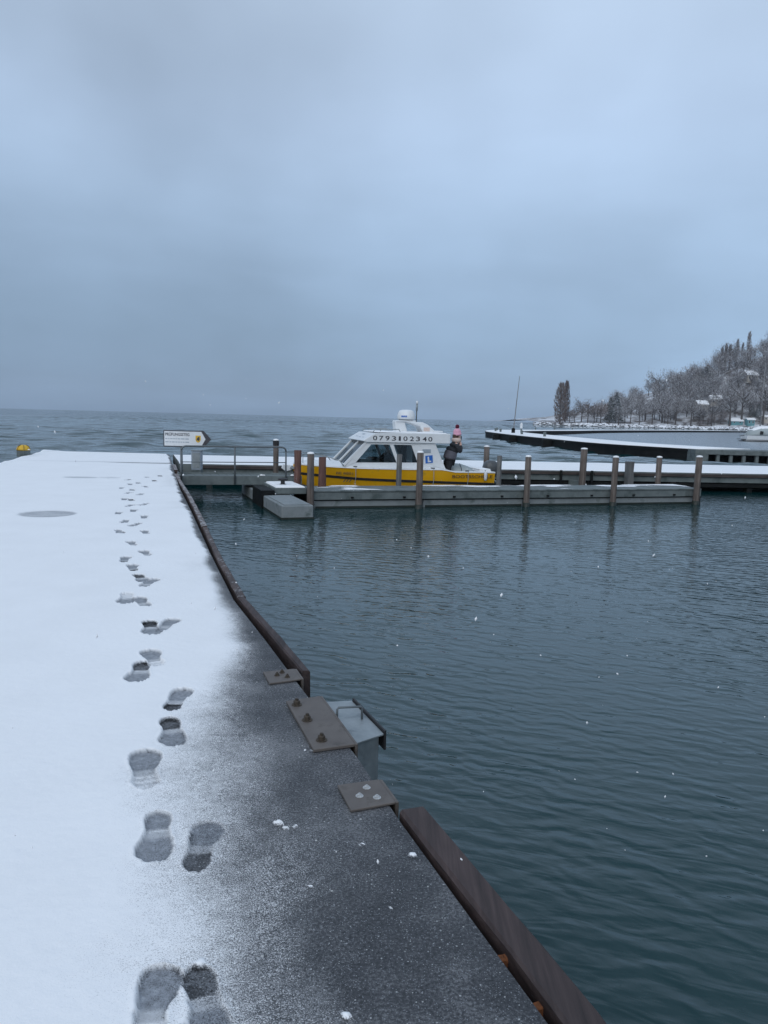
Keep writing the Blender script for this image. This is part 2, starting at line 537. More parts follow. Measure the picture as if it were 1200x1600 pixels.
def water_mat():
    m, n, l, b, out = new_mat('lake_water')
    ge = n.new('ShaderNodeNewGeometry')
    sw = n.new('ShaderNodeAttribute'); sw.attribute_name = 'swell'
    ri = n.new('ShaderNodeAttribute'); ri.attribute_name = 'ripple'

    def layer(sx, sy, rot, amp, detail=2.0, dist=.0, rough=.5):
        mp = n.new('ShaderNodeMapping'); mp.vector_type = 'TEXTURE'
        mp.inputs['Scale'].default_value = (sx, sy, 1)
        mp.inputs['Rotation'].default_value = (0, 0, R(rot))
        l.new(ge.outputs['Position'], mp.inputs[0])
        t = N(n, 'ShaderNodeTexNoise', i_Scale=1.0, i_Detail=detail, i_Distortion=dist, i_Roughness=rough)
        t.noise_dimensions = '2D'
        l.new(mp.outputs[0], t.inputs['Vector'])
        return math_node(n, l, 'MULTIPLY', t.outputs['Fac'], amp)

    def total(vals):
        s = vals[0]
        for v in vals[1:]:
            s = math_node(n, l, 'ADD', s, v)
        return s
    def train(lam, rot, amp, dist, dscale):
        mp = n.new('ShaderNodeMapping'); mp.vector_type = 'TEXTURE'
        k = lam / .3142
        mp.inputs['Scale'].default_value = (k, k, k)
        mp.inputs['Rotation'].default_value = (0, 0, R(rot))
        l.new(ge.outputs['Position'], mp.inputs[0])
        t = N(n, 'ShaderNodeTexWave', i_Scale=1.0, i_Distortion=dist, i_Detail=2.0, i_Detail_Scale=dscale, i_Detail_Roughness=.55)
        l.new(mp.outputs[0], t.inputs['Vector'])
        return math_node(n, l, 'MULTIPLY', t.outputs['Fac'], amp)
    swell = total([layer(7, 2.4, 8, .95, 2), layer(2.4, .9, -6, .26, 3, .3), layer(.8, .34, 14, .03, 2, .3)])
    gust = N(n, 'ShaderNodeTexNoise', i_Scale=.32, i_Detail=3.0)
    l.new(ge.outputs['Position'], gust.inputs['Vector'])
    gf = N(n, 'ShaderNodeMapRange', i_From_Min=.3, i_From_Max=.7, i_To_Min=.45, i_To_Max=1.35)
    l.new(gust.outputs['Fac'], gf.inputs['Value'])
    fine = total([train(.125, 64, .0022, 9.0, 1.3), train(.20, 73, .0034, 9.0, 1.1), layer(.34, .11, -16, .0072, 2, .5), layer(.13, .05, -24, .0022, 2, .3)])
    ripple = total([layer(1.9, .75, -12, .012, 2, .4), math_node(n, l, 'MULTIPLY', fine, gf.outputs[0])])
    h = math_node(n, l, 'ADD', math_node(n, l, 'MULTIPLY', swell, sw.outputs['Fac']), math_node(n, l, 'MULTIPLY', ripple, ri.outputs['Fac']))
    bp = N(n, 'ShaderNodeBump', i_Strength=1.0, i_Distance=1.0)
    l.new(h, bp.inputs['Height']); l.new(bp.outputs[0], b.inputs['Normal'])
    ice = n.new('ShaderNodeAttribute'); ice.attribute_name = 'ice'
    mx = n.new('ShaderNodeMix'); mx.data_type = 'RGBA'
    l.new(ice.outputs['Fac'], mx.inputs['Factor'])
    mx.inputs['A'].default_value = (.0002, .029, .032, 1); mx.inputs['B'].default_value = (.27, .30, .33, 1)
    l.new(mx.outputs['Result'], b.inputs['Base Color'])
    rr = N(n, 'ShaderNodeMapRange', i_To_Min=.015, i_To_Max=.32)
    l.new(ice.outputs['Fac'], rr.inputs['Value']); l.new(rr.outputs[0], b.inputs['Roughness'])
    b.inputs['IOR'].default_value = 1.45
    return m


M['water'] = water_mat()


def twig_mat(name, c1, c2, snow=.6):
    m, n, l, b, out = new_mat(name)
    oi = n.new('ShaderNodeObjectInfo')
    ge = n.new('ShaderNodeNewGeometry')
    tc = n.new('ShaderNodeTexCoord')
    no = N(n, 'ShaderNodeTexNoise', i_Scale=.9, i_Detail=3.0); l.new(tc.outputs['Object'], no.inputs['Vector'])
    f = math_node(n, l, 'ADD', math_node(n, l, 'MULTIPLY', oi.outputs['Random'], .6), math_node(n, l, 'MULTIPLY', no.outputs['Fac'], .4))
    rp = ramp(n, [(.2, c1), (.8, c2)]); l.new(f, rp.inputs[0])
    sp = n.new('ShaderNodeSeparateXYZ'); l.new(ge.outputs['True Normal'], sp.inputs[0])
    up = math_node(n, l, 'ABSOLUTE', sp.outputs['Z'])
    mr = N(n, 'ShaderNodeMapRange', i_From_Min=.2, i_From_Max=.65, i_To_Min=0.0, i_To_Max=snow); l.new(up, mr.inputs['Value'])
    mx = n.new('ShaderNodeMix'); mx.data_type = 'RGBA'
    l.new(mr.outputs[0], mx.inputs['Factor']); l.new(rp.outputs[0], mx.inputs['A']); mx.inputs['B'].default_value = (.78, .80, .84, 1)
    l.new(mx.outputs['Result'], b.inputs['Base Color'])
    b.inputs['Roughness'].default_value = .85
    b.inputs['Specular IOR Level'].default_value = .2
    return m


M['twig'] = twig_mat('frosted_twigs', (.12, .105, .10), (.21, .19, .185), .85)
M['twig_brown'] = twig_mat('brown_twigs', (.12, .085, .072), (.165, .12, .10), .45)
M['twig_white'] = twig_mat('snow_laden_twigs', (.16, .15, .15), (.22, .21, .21), .9)
M['needles'] = twig_mat('dark_needles', (.022, .032, .026), (.04, .052, .042), .45)


def ground_snow():
    m, n, l, b, out = new_mat('snowy_slope')
    tc = n.new('ShaderNodeTexCoord')
    no = N(n, 'ShaderNodeTexNoise', i_Scale=.11, i_Detail=8.0, i_Roughness=.7); l.new(tc.outputs['Object'], no.inputs['Vector'])
    rp = ramp(n, [(.42, (.11, .09, .08)), (.52, (.40, .40, .41)), (.62, (.78, .80, .83))])
    l.new(no.outputs['Fac'], rp.inputs[0]); l.new(rp.outputs[0], b.inputs['Base Color'])
    b.inputs['Roughness'].default_value = .8
    return m


M['slope'] = ground_snow()


def rock_mat():
    m, n, l, b, out = new_mat('snow_capped_rock')
    ge = n.new('ShaderNodeNewGeometry'); tc = n.new('ShaderNodeTexCoord')
    sp = n.new('ShaderNodeSeparateXYZ'); l.new(ge.outputs['Normal'], sp.inputs[0])
    no = N(n, 'ShaderNodeTexNoise', i_Scale=1.2, i_Detail=5.0); l.new(tc.outputs['Object'], no.inputs['Vector'])
    s = math_node(n, l, 'ADD', sp.outputs['Z'], math_node(n, l, 'MULTIPLY', math_node(n, l, 'SUBTRACT', no.outputs['Fac'], .5), 1.2))
    rp = ramp(n, [(.30, (.07, .068, .066)), (.42, (.80, .82, .85))]); l.new(s, rp.inputs[0])
    l.new(rp.outputs[0], b.inputs['Base Color']); b.inputs['Roughness'].default_value = .85
    return m


M['rock'] = rock_mat()

# ------------------------------------------------------------------ the lake
EDGE = np.array([(1.45, -1.2), (0.445, 1.76), (0.10, 2.69), (-0.10, 3.28), (-0.41, 4.05), (-0.77, 5.0), (-1.20, 6.1), (-1.86, 8.17),
                 (-2.93, 11.62), (-4.0, 15.), (-5.62, 20.38), (-6.2, 22.4), (-7.7, 27.4)])


def edge_x(y):
    return np.interp(y, EDGE[:, 1], EDGE[:, 0])


MOLE = [(44, 40.5), (30, 42.6), (18.7, 45.2), (14.9, 52.6), (13.6, 62), (12.9, 72), (12.5, 84), (12.7, 96), (14.6, 107), (19.6, 120),
        (28.5, 139), (41, 165), (58, 193), (84, 231), (112, 268), (150, 318)]


def build_lake():
    def graded(stops):
        out = []
        for a, b_, st in stops:
            out += list(np.arange(a, b_, st))
        return np.array(out + [stops[-1][1]])
    xs = graded([(-2600, -600, 250), (-600, -100, 50), (-100, -30, 1.1), (-30, 42, .42), (42, 130, 1.1), (130, 160, 5), (160, 600, 40), (600, 2600, 250)])
    ys = graded([(-60, 0, 8), (0, 22, .8), (22, 90, .30), (90, 300, .85), (300, 340, 10), (340, 700, 40), (700, 2600, 190)])
    X, Y = np.meshgrid(xs, ys)
    nx, ny = len(xs), len(ys)
    # how sheltered each stretch of water is
    lake = smooth(23.5, 27, Y - .12 * X)
    left = smooth(0.0, 1.5, edge_x(Y) - 2.5 - X)
    lake = np.maximum(lake, left * (X < edge_x(Y)))
    my = np.array([p[1] for p in MOLE]); mxx = np.array([p[0] for p in MOLE])
    inner = smooth(-1.0, 1.0, X - np.interp(Y, my[2:], mxx[2:])) * (Y > 44) * (Y < 330)
    # the far arm bends away to the right: inside lies right of the near arm and left of nothing beyond the far arm
    swell = np.where(inner > .5, 0.02, lake)
    rip = np.where(inner > .5, .15, 1.0 - .2 * lake)
    ice = np.where(inner > .5, .75, 0.0)
    # real chop on the open lake, up to where the grid grows coarse
    r_ = random.Random(19)
    Z = np.zeros_like(X)
    for _ in range(54):
        lam = 1.3 * 4.2 ** r_.random()
        a = R(90 - 10 + r_.gauss(0, 24)); k = 2 * math.pi / lam
        Z += .0105 * lam * np.sin(k * (X * math.cos(a) + Y * math.sin(a)) + r_.uniform(0, 6.28)) * r_.uniform(.5, 1.2)
    Z = Z + .25 * np.abs(Z)
    Z *= .50 * np.where(inner > .5, 0, lake) * smooth(300, 230, Y) * smooth(-98, -85, X) * smooth(128, 112, X) * smooth(25.0, 30, Y - .12 * X + 3 * left)
    co = np.stack([X, Y, WATER + Z], -1).reshape(-1, 3)
    i = np.arange(nx * ny).reshape(ny, nx)
    q = np.stack([i[:-1, :-1], i[:-1, 1:], i[1:, 1:], i[1:, :-1]], -1).reshape(-1, 4)
    me = bpy.data.meshes.new('lake')
    me.from_pydata(co.tolist(), [], q.tolist())
    me.polygons.foreach_set('use_smooth', [True] * len(me.polygons))
    swell = swell * (.35 + 1.45 * smooth(150, 290, Y))
    for nm, arr in (('swell', swell), ('ripple', rip), ('ice', ice)):
        at = me.attributes.new(nm, 'FLOAT', 'POINT')
        at.data.foreach_set('value', arr.reshape(-1).astype(np.float32))
    me.materials.append(M['water'])
    o = link('lake', me)
    tag(o, 'dark teal rippled lake water reaching to the grey horizon', 'lake', kind='structure')


build_lake()

# ------------------------------------------------------------------ the quay
LEFT = [(-12.05, 27.4), (-11.2, 23.9), (-10.36, 20.6), (-7.6, 10.0), (-5.2, 0.8), (-4.6, -1.2)]


def left_x(y):
    ys = [p[1] for p in LEFT][::-1]; xs_ = [p[0] for p in LEFT][::-1]
    return np.interp(y, ys, xs_)


def build_quay():
    poly = [tuple(p) for p in EDGE] + LEFT
    mb = MB().prism(poly, -1.4, QUAY, 0, top=1)
    me = mb.mesh('quay')
    me.materials.append(M['wet_concrete']); me.materials.append(M['asphalt'])
    q = link('quay', me)
    tag(q, 'dark speckled asphalt quay running out along the water', 'quay', kind='structure')
    return q


quay = build_quay()

# boot prints: x, y, heading (deg, 0 = +Y, positive turns left), length, state of ball, state of heel (g grey slush, d bare, t faint tread)
PR = [(-.545, 1.76, 8, .31, 'g', 'g'), (-.421, 1.775, 202, .31, 'g', 'd'), (-.775, 2.556, 194, .34, 'g', 'g'), (-.60, 2.506, 4, .32, 'g', 'd'),
      (-.971, 3.061, 19, .37, 'g', 't'), (-.969, 3.451, 201, .34, 'g', 'd'), (-1.049, 3.851, 2, .32, 'g', 'd'), (-1.378, 4.265, 191, .37, 'g', 'd'),
      (-1.377, 4.517, 27, .34, 'g', 't'), (-1.592, 5.18, 202, .38, 'g', 'd'), (-1.50, 5.256, -2, .33, 'g', 'g'), (-2.038, 6.004, 197, .38, 'g', 't'),
      (-1.882, 5.896, 32, .34, 'g', 'g'), (-2.161, 6.76, 210, .36, 'g', 'd'), (-2.033, 6.575, -1, .34, 'g', 'g')]
_far = [(-3.26, 9.39), (-2.94, 9.39), (-2.83, 8.55), (-3.49, 10.28), (-3.26, 10.01), (-3.38, 10.76), (-3.86, 11.1), (-3.75, 11.43), (-4.0, 12.04),
        (-3.85, 12.25), (-4.38, 12.89), (-4.25, 12.82), (-4.38, 13.75), (-4.65, 13.91), (-4.78, 14.49), (-5.08, 14.8), (-4.74, 15.18), (-5.19, 15.62),
        (-5.13, 15.95), (-5.56, 16.63), (-5.4, 17.4), (-4.98, 16.56), (-5.23, 17.84), (-2.5, 7.98), (-2.59, 7.61), (-2.38, 7.21)]
for k, (x, y) in enumerate(_far):
    PR.append((x, y, rnd.choice((17, 197)) + rnd.uniform(-24, 16), rnd.uniform(.30, .35), 'g', rnd.choice('gdg')))


def build_snow():
    ys = [-1.1]
    while ys[-1] < 27.35:
        y = ys[-1]
        ys.append(y + (.12 if y < 1.1 else max(.0055, .0034 * y)))
    ys = np.array(ys)
    tn = np.concatenate([np.arange(0.0, 1.45, .0072), np.linspace(1.46, 2.4, 45), np.linspace(2.45, 4.6, 50)])
    tn[0] = .012
    Y, T = np.meshgrid(ys, tn, indexing='ij')
    lim = edge_x(ys) - left_x(ys)
    # the last columns are stretched so that the sheet ends at the left kerb of the quay
    Tm = np.where(T > 2.4, 2.4 + (T - 2.4) / 2.2 * (lim[:, None] - .02 - 2.4), T)
    X = edge_x(Y) - Tm
    W = np.interp(Y, [-2, 1.76, 2.3, 3.1, 3.6, 4.0, 4.4, 4.75, 5.3, 6.5, 9, 28], [.72, .72, .70, .67, .56, .43, .30, .19, .10, .06, .05, .04])
    S = np.interp(Y, [0, 3.5, 4.5, 5.5, 8, 28], [.66, .60, .40, .17, .08, .06])
    wob = (fbm(X * 2.1 + 40, Y * 2.1 + 11, 4) - .47) * .46 * np.clip(S / .5, .3, 1)
    cover = smooth(-1.0, 1.0, (Tm - W + wob) / S) ** 1.45
    # far along the edge the snow is wind-scoured to a dusting
    dust = smooth(.75, .1, Tm) * smooth(4.6, 6.0, Y)
    cover = cover * (1 - .25 * dust * smooth(.42, .62, fbm(X * 1.3 + 9, Y * .9, 4) + .06))
    thin = fbm(X * 1.1 + 80, Y * 1.1 + 3, 5)
    cover = np.clip(cover * (.93 + .2 * thin), 0, 1)
    # the bare strip still holds scattered grains
    cover = np.maximum(cover, np.clip((.36 - .26 * smooth(.75, .1, Tm)) * smooth(.22, .72, fbm(X * 3 + 4, Y * 3 + 60, 4)), 0, 1) * smooth(.02, .10, Tm))
    depth = .020 * smooth(.15, .95, cover) * (.85 + .3 * fbm(X * 1.6, Y * 1.6, 3))
    wet = np.zeros_like(cover)
    # manhole and drain: warm lids where the snow lies thin
    def patch(cx, cy, rx, ry, f):
        d = np.sqrt(((X - cx) / rx) ** 2 + ((Y - cy) / ry) ** 2)
        k = smooth(1.05, .85, d)
        return k * f
    for (cx, cy, rx, ry, f) in ((-4.78, 10.84, .40, .38, .75), (-6.7, 16.9, .40, .22, .55), (-6.1, 17.0, .25, .16, .4)):
        k = patch(cx, cy, rx, ry, f) * (.55 + .8 * fbm(X * 5, Y * 5, 3))
        wet = np.maximum(wet, np.clip(k, 0, .8)); depth = depth * (1 - .7 * np.clip(k, 0, 1))
    # pier joint: the low step's shading painted in as bare and grey bands
    jy = 22.35 + .12 * (X + 6.2)
    k = np.exp(-((Y - jy) / .11) ** 2) * smooth(2.6, .6, Tm)
    cover = cover * (1 - .97 * np.clip(k * 1.25, 0, 1)); depth = depth * (1 - np.clip(k, 0, 1))
    k = np.exp(-((Y - jy - .1) / .14) ** 2) * smooth(5.2, 1.2, Tm) * .5
    wet = np.maximum(wet, k)
    # boot prints pressed into the sheet
    for (cx, cy, hd, L, ball, heel) in PR:
        a = R(hd)
        ys0, ys1 = np.searchsorted(ys, cy - .3), np.searchsorted(ys, cy + .3)
        sl = slice(ys0, ys1)
        dx, dy = X[sl] - cx, Y[sl] - cy
        s = (dx * -math.sin(a) + dy * math.cos(a)) / L       # -.5 heel .. .5 toe
        w = dx * math.cos(a) + dy * math.sin(a)
        jit = (vnoise(X[sl] * 60 + cx * 31, Y[sl] * 60) - .5) * .008
        pw = np.interp(s, [-.5, -.49, -.47, -.43, -.37, -.27, -.15, -.02, .12, .26, .36, .43, .47, .49, .5], [0, .012, .022, .033, .041, .043, .037, .038, .049, .058, .055, .044, .031, .016, 0]) * (L / .31)
        off = np.interp(s, [-.5, 0, .3, .5], [0, -.004, .004, .0])
        inside = smooth(.004, -.004, np.abs(w - off) - pw + jit) * (np.abs(s) < .5)
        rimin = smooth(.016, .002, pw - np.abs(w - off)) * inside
        hm = smooth(-.10, -.16, s)
        arch = smooth(-.20, -.12, s) * smooth(.06, -.02, s)
        rim = smooth(.022, .0, np.abs(np.abs(w - off) - pw)) * (np.abs(s) < .52) * (1 - inside)
        depth[sl] = depth[sl] * (1 - .86 * inside) + .004 * rim * (cover[sl] > .4)
        st = {'g': (.97, .95), 'd': (.10, .9), 't': (.97, .45)}
        tread = .5 + .5 * np.sign(np.sin(s * L / .022 * math.pi))
        for part, state in ((1 - hm, ball), (hm, heel)):
            cv, wt = st[state]
            k = inside * part
            if state == 't':
                wt = wt * (.35 + .65 * tread)
            patchy = smooth(.36, .52, fbm(X[sl] * 22 + cx * 9, Y[sl] * 22 + cy, 3))
            if state == 'd':
                cv2 = cv + .35 * patchy * .6
            else:
                cv2 = cv - .45 * (1 - patchy) * .5
            cover[sl] = cover[sl] * (1 - k) + k * np.minimum(np.maximum(cover[sl], .55) if state != 'd' else 1.0, cv2)
            wet[sl] = np.maximum(wet[sl] * (1 - k), k * wt)
        wet[sl] = wet[sl] * (1 - .35 * arch * inside)
        cover[sl] = cover[sl] * (1 - .40 * rimin * smooth(.40, .60, fbm(X[sl] * 14 + cx * 5, Y[sl] * 14, 3)))  # snow thinned inside the rim, so dark asphalt paints the print's edge shading
    # loose clods
    for (cx, cy, r_) in ((-.36, 2.67, .022), (-.33, 2.64, .014), (-.30, 2.655, .013), (-.06, 1.765, .013), (.13, 2.49, .014), (-.47, 1.93, .022), (-.60, 1.76, .02),
                         (-.46, 1.72, .016), (.05, 2.2, .008), (-.12, 2.9, .009), (-.2, 2.3, .008), (-.05, 2.55, .007), (-.3, 3.3, .01)):
        d = np.hypot(X - cx, (Y - cy) * 1.4) + (vnoise(X * 90, Y * 90) - .5) * .012
        k = smooth(r_, r_ * .5, d)
        cover = np.maximum(cover, k); depth = np.maximum(depth, k * r_ * .7); wet = wet * (1 - k)
    # small drift against the far left corner
    depth = depth + .06 * np.exp(-((X + 11.7) / .16) ** 2 - ((Y - 26.6) / .7) ** 2) + .03 * smooth(.35, .0, X - left_x(Y)) * fbm(X * 2, Y * 2, 3) * 2
    depth[:, -1] = -.003
    Z = QUAY + .004 + depth
    co = np.stack([X, Y, Z], -1).reshape(-1, 3)
    ny, nx = X.shape
    i = np.arange(nx * ny).reshape(ny, nx)
    q = np.stack([i[:-1, :-1], i[1:, :-1], i[1:, 1:], i[:-1, 1:]], -1).reshape(-1, 4)
    keep = cover.reshape(-1)[q].max(1) > .01
    q = q[keep]
    used = np.unique(q); remap = np.full(nx * ny, -1); remap[used] = np.arange(len(used))
    me = bpy.data.meshes.new('snow')
    nv, nf = len(used), len(q)
    me.vertices.add(nv); me.vertices.foreach_set('co', co[used].astype(np.float32).reshape(-1))
    me.loops.add(nf * 4); me.loops.foreach_set('vertex_index', remap[q].astype(np.int32).reshape(-1))
    me.polygons.add(nf); me.polygons.foreach_set('loop_start', (np.arange(nf) * 4).astype(np.int32))
    me.update(calc_edges=True); me.validate()
    me.polygons.foreach_set('use_smooth', np.ones(nf, bool))
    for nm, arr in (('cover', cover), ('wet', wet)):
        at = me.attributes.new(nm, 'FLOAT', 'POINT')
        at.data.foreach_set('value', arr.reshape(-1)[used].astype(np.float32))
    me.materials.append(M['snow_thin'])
    o = link('snow', me)
    # faces must look up
    if nf and me.polygons[nf // 2].normal.z < 0:
        me.flip_normals()
    tag(o, 'thin fresh snow with grey boot prints covering the quay', 'snow', kind='stuff')


build_snow()


def beam_path(name, pts, w, h, zt, mat, parent, wob=.004, seed=0):
    """a squared timber laid along pts (its inner top edge), slightly uneven"""
    r_ = random.Random(seed)
    dense = []
    for (a, b_) in zip(pts[:-1], pts[1:]):
        n = max(2, int(math.hypot(b_[0] - a[0], b_[1] - a[1]) / .25))
        for k in range(n):
            t = k / n
            dense.append((a[0] + (b_[0] - a[0]) * t, a[1] + (b_[1] - a[1]) * t))
    dense.append(pts[-1])
    o0 = dense[0]
    rings = []
    for k, p in enumerate(dense):
        a = dense[max(k - 1, 0)]; b_ = dense[min(k + 1, len(dense) - 1)]
        d = Vector((b_[0] - a[0], b_[1] - a[1], 0)).normalized(); nrm = Vector((d.y, -d.x, 0))
        c = Vector((p[0] - o0[0], p[1] - o0[1], 0))
        j = lambda: r_.uniform(-wob, wob)
        cb = .010
        prof = [(0, -h), (0 + j(), -cb), (cb, j() * .5), (w - cb, j() * .5), (w + j(), -cb), (w, -h)]
        rings.append([c + nrm * u + Vector((0, 0, zt + v)) for u, v in prof])
    o = MB().rings(rings).build(name, mat, parent)
    o.location = (o0[0], o0[1], 0)
    return o


# timber fender beams bolted along the quay edge (their inner top edges, as laid)
beam_path('timber_beam', [(.62, 1.25), (.485, 1.763), (.091, 2.784)], .105, .16, QUAY + .012, M['beam'], quay, seed=1)
beam_path('timber_beam', [(-.462, 4.37), (-.74, 5.08), (-1.178, 6.17)], .058, .19, QUAY + .010, M['beam'], quay, seed=2)
beam_path('timber_beam', [(-1.186, 6.20), (-1.74, 7.9), (-2.39, 10.04)], .066, .19, QUAY + .006, M['beam_dust'], quay, seed=3)
beam_path('timber_beam', [(-2.41, 10.09), (-3.40, 13.3), (-4.72, 17.40)], .075, .19, QUAY + .014, M['beam_frost'], quay, seed=4)
beam_path('timber_beam', [(-4.76, 17.5), (-5.15, 18.75)], .10, .19, QUAY + .010, M['beam_frost'], quay, seed=5)
beam_path('timber_beam', [(-5.50, 20.0), (-6.12, 22.1)], .10, .19, QUAY + .010, M['beam_frost'], quay, seed=6)
for (x, y, s, sd) in ((.365, 2.04, .05, 1), (.435, 1.87, .055, 2), (.245, 2.42, .03, 5)):
    r_ = random.Random(sd)
    mb = MB()
    mb.box(-s, s * .2, -.016, .016, -.07, -.012)
    mb.lathe([(.001, -.03), (.02, -.03), (.022, -.005), (.018, .006), (.001, .008)], (-.01, 0, -.012), 7)
    mb.box(-.015, .05, -.008, .012, -.05, -.03)
    o = mb.build('rusty_bracket', M['rust'], quay, bevel=.003)
    o.scale = (.85, .85, .85); o.location = (x + .034, y, QUAY - .016); o.rotation_euler = (0, 0, R(18 + r_.uniform(-8, 8)))


def steel_plate(label, corners, thick, bolts, big=False, frosted=False, lip=True):
    """a plate lying on the quay edge; corners in plan, bolts as plan fractions"""
    c = Vector((sum(p[0] for p in corners) / 4, sum(p[1] for p in corners) / 4, QUAY))
    t = empty('steel_plate', c)
    loc = [(p[0] - c.x, p[1] - c.y) for p in corners]
    mb = MB().prism(loc, .003, .003 + thick)
    if lip:                                          # folded down over the edge of the quay
        (x1, y1), (x2, y2) = loc[1], loc[2]
        d = Vector((x2 - x1, y2 - y1, 0)).normalized(); nn = Vector((-d.y, d.x, 0))
        if nn.x < 0: nn = -nn
        quad = [(x1, y1), (x2, y2), (x2 + nn.x * .014, y2 + nn.y * .014), (x1 + nn.x * .014, y1 + nn.y * .014)]
        MBl = MB().prism(quad, -.10, .001 + thick)
        MBl.build('folded_edge', M['plate'], t, bevel=.002)
    mb.build('plate', M['plate'], t, bevel=.002)
    P = [Vector((a, b_, 0)) for a, b_ in loc]
    for (u, v) in bolts:
        p = P[0].lerp(P[1], u).lerp(P[3].lerp(P[2], u), v)
        s = 1.7 if big else 1.0
        mb = MB()
        mb.lathe([(.016 * s, 0), (.016 * s, .003), (.001, .003)], (0, 0, 0), 12)
        mb.lathe([(.0105 * s, .003), (.0105 * s, .012 * s), (.009 * s, .014 * s), (.001, .0145 * s)], (0, 0, 0), 6)
        mb.lathe([(.005 * s, .014 * s), (.005 * s, .020 * s), (.001, .021 * s)], (0, 0, 0), 8)
        o = mb.build('bolt', M['bolt_frost'] if frosted else M['bolt'], t)
        o.location = (p.x, p.y, .003 + thick); o.scale = (1, 1, .6 if frosted else 1)
        o.rotation_euler = (0, 0, rnd.uniform(0, 1))
    tag(t, label, 'plate', 'steel plates bolted to the quay edge')
    return t


steel_plate('small weathered steel plate beside the end of a long brown beam', [(-.68, 4.332), (-.506, 4.402), (-.445, 4.229), (-.614, 4.142)], .010,
            [(.35, .45), (.55, .25), (.62, .7)])
steel_plate('large brown steel plate with three tall bolts beside the galvanised pile top', [(-.486, 3.871), (-.316, 3.957), (-.104, 3.359), (-.287, 3.287)], .014,
            [(.22, .12), (.25, .46), (.30, .86)], big=True)
steel_plate('small steel plate with three frosted bolts near the close brown beam', [(-.161, 2.97), (.008, 3.029), (.075, 2.842), (-.097, 2.769)], .010,
            [(.34, .55), (.60, .28), (.68, .72)], frosted=True)


def pile_top():
    pts = [(-.303, 3.965), (-.147, 3.997), (.027, 3.571), (-.118, 3.44)]
    c = Vector((-.135, 3.74, 0))
    t = empty('mooring_pile', (c.x, c.y, -1.2))
    L = [(p[0] - c.x, p[1] - c.y) for p in pts]
    zt = QUAY + 1.2 - .02
    ins = [(a * .86, b_ * .92) for a, b_ in L]
    MB().prism(ins, 0, zt - .012).build('shaft', M['steel'], t, bevel=.004)
    MB().prism(L, zt - .010, zt).build('cap_plate', M['steel'], t, bevel=.002)
    (x1, y1), (x2, y2) = L[1], L[2]
    d = Vector((x2 - x1, y2 - y1, 0)).normalized(); nn = Vector((d.y, -d.x, 0))
    if nn.x < 0: nn = -nn
    mb = MB().prism([(x1 + nn.x * .002, y1 + nn.y * .002), (x2 + nn.x * .002, y2 + nn.y * .002), (x2 + nn.x * .014, y2 + nn.y * .014), (x1 + nn.x * .014, y1 + nn.y * .014)], zt - .085, zt + .014)
    mb.build('rubbing_strip', M['black'], t, bevel=.002)
    h = [(-.075, -.02, zt), None, None, (.05, .005, zt)]
    MB().tube([h[0], (-.075, -.015, zt + .055), (-.068, -.013, zt + .064), (.043, .009, zt + .064), (.05, .010, zt + .055), h[3]], .006, 7).build('handle', M['rail'], t, smooth=True)
    tag(t, 'galvanised square pile with a wire handle on its cap, against the quay edge', 'pile')


pile_top()

# ------------------------------------------------------------------ the pier across the harbour mouth
PF = [(-6.05, 22.62), (12.38, 24.9), (42.0, 28.6)]
PB = [(42.0, 34.6), (14.98, 30.15), (4.72, 28.8), (-7.55, 27.35)]


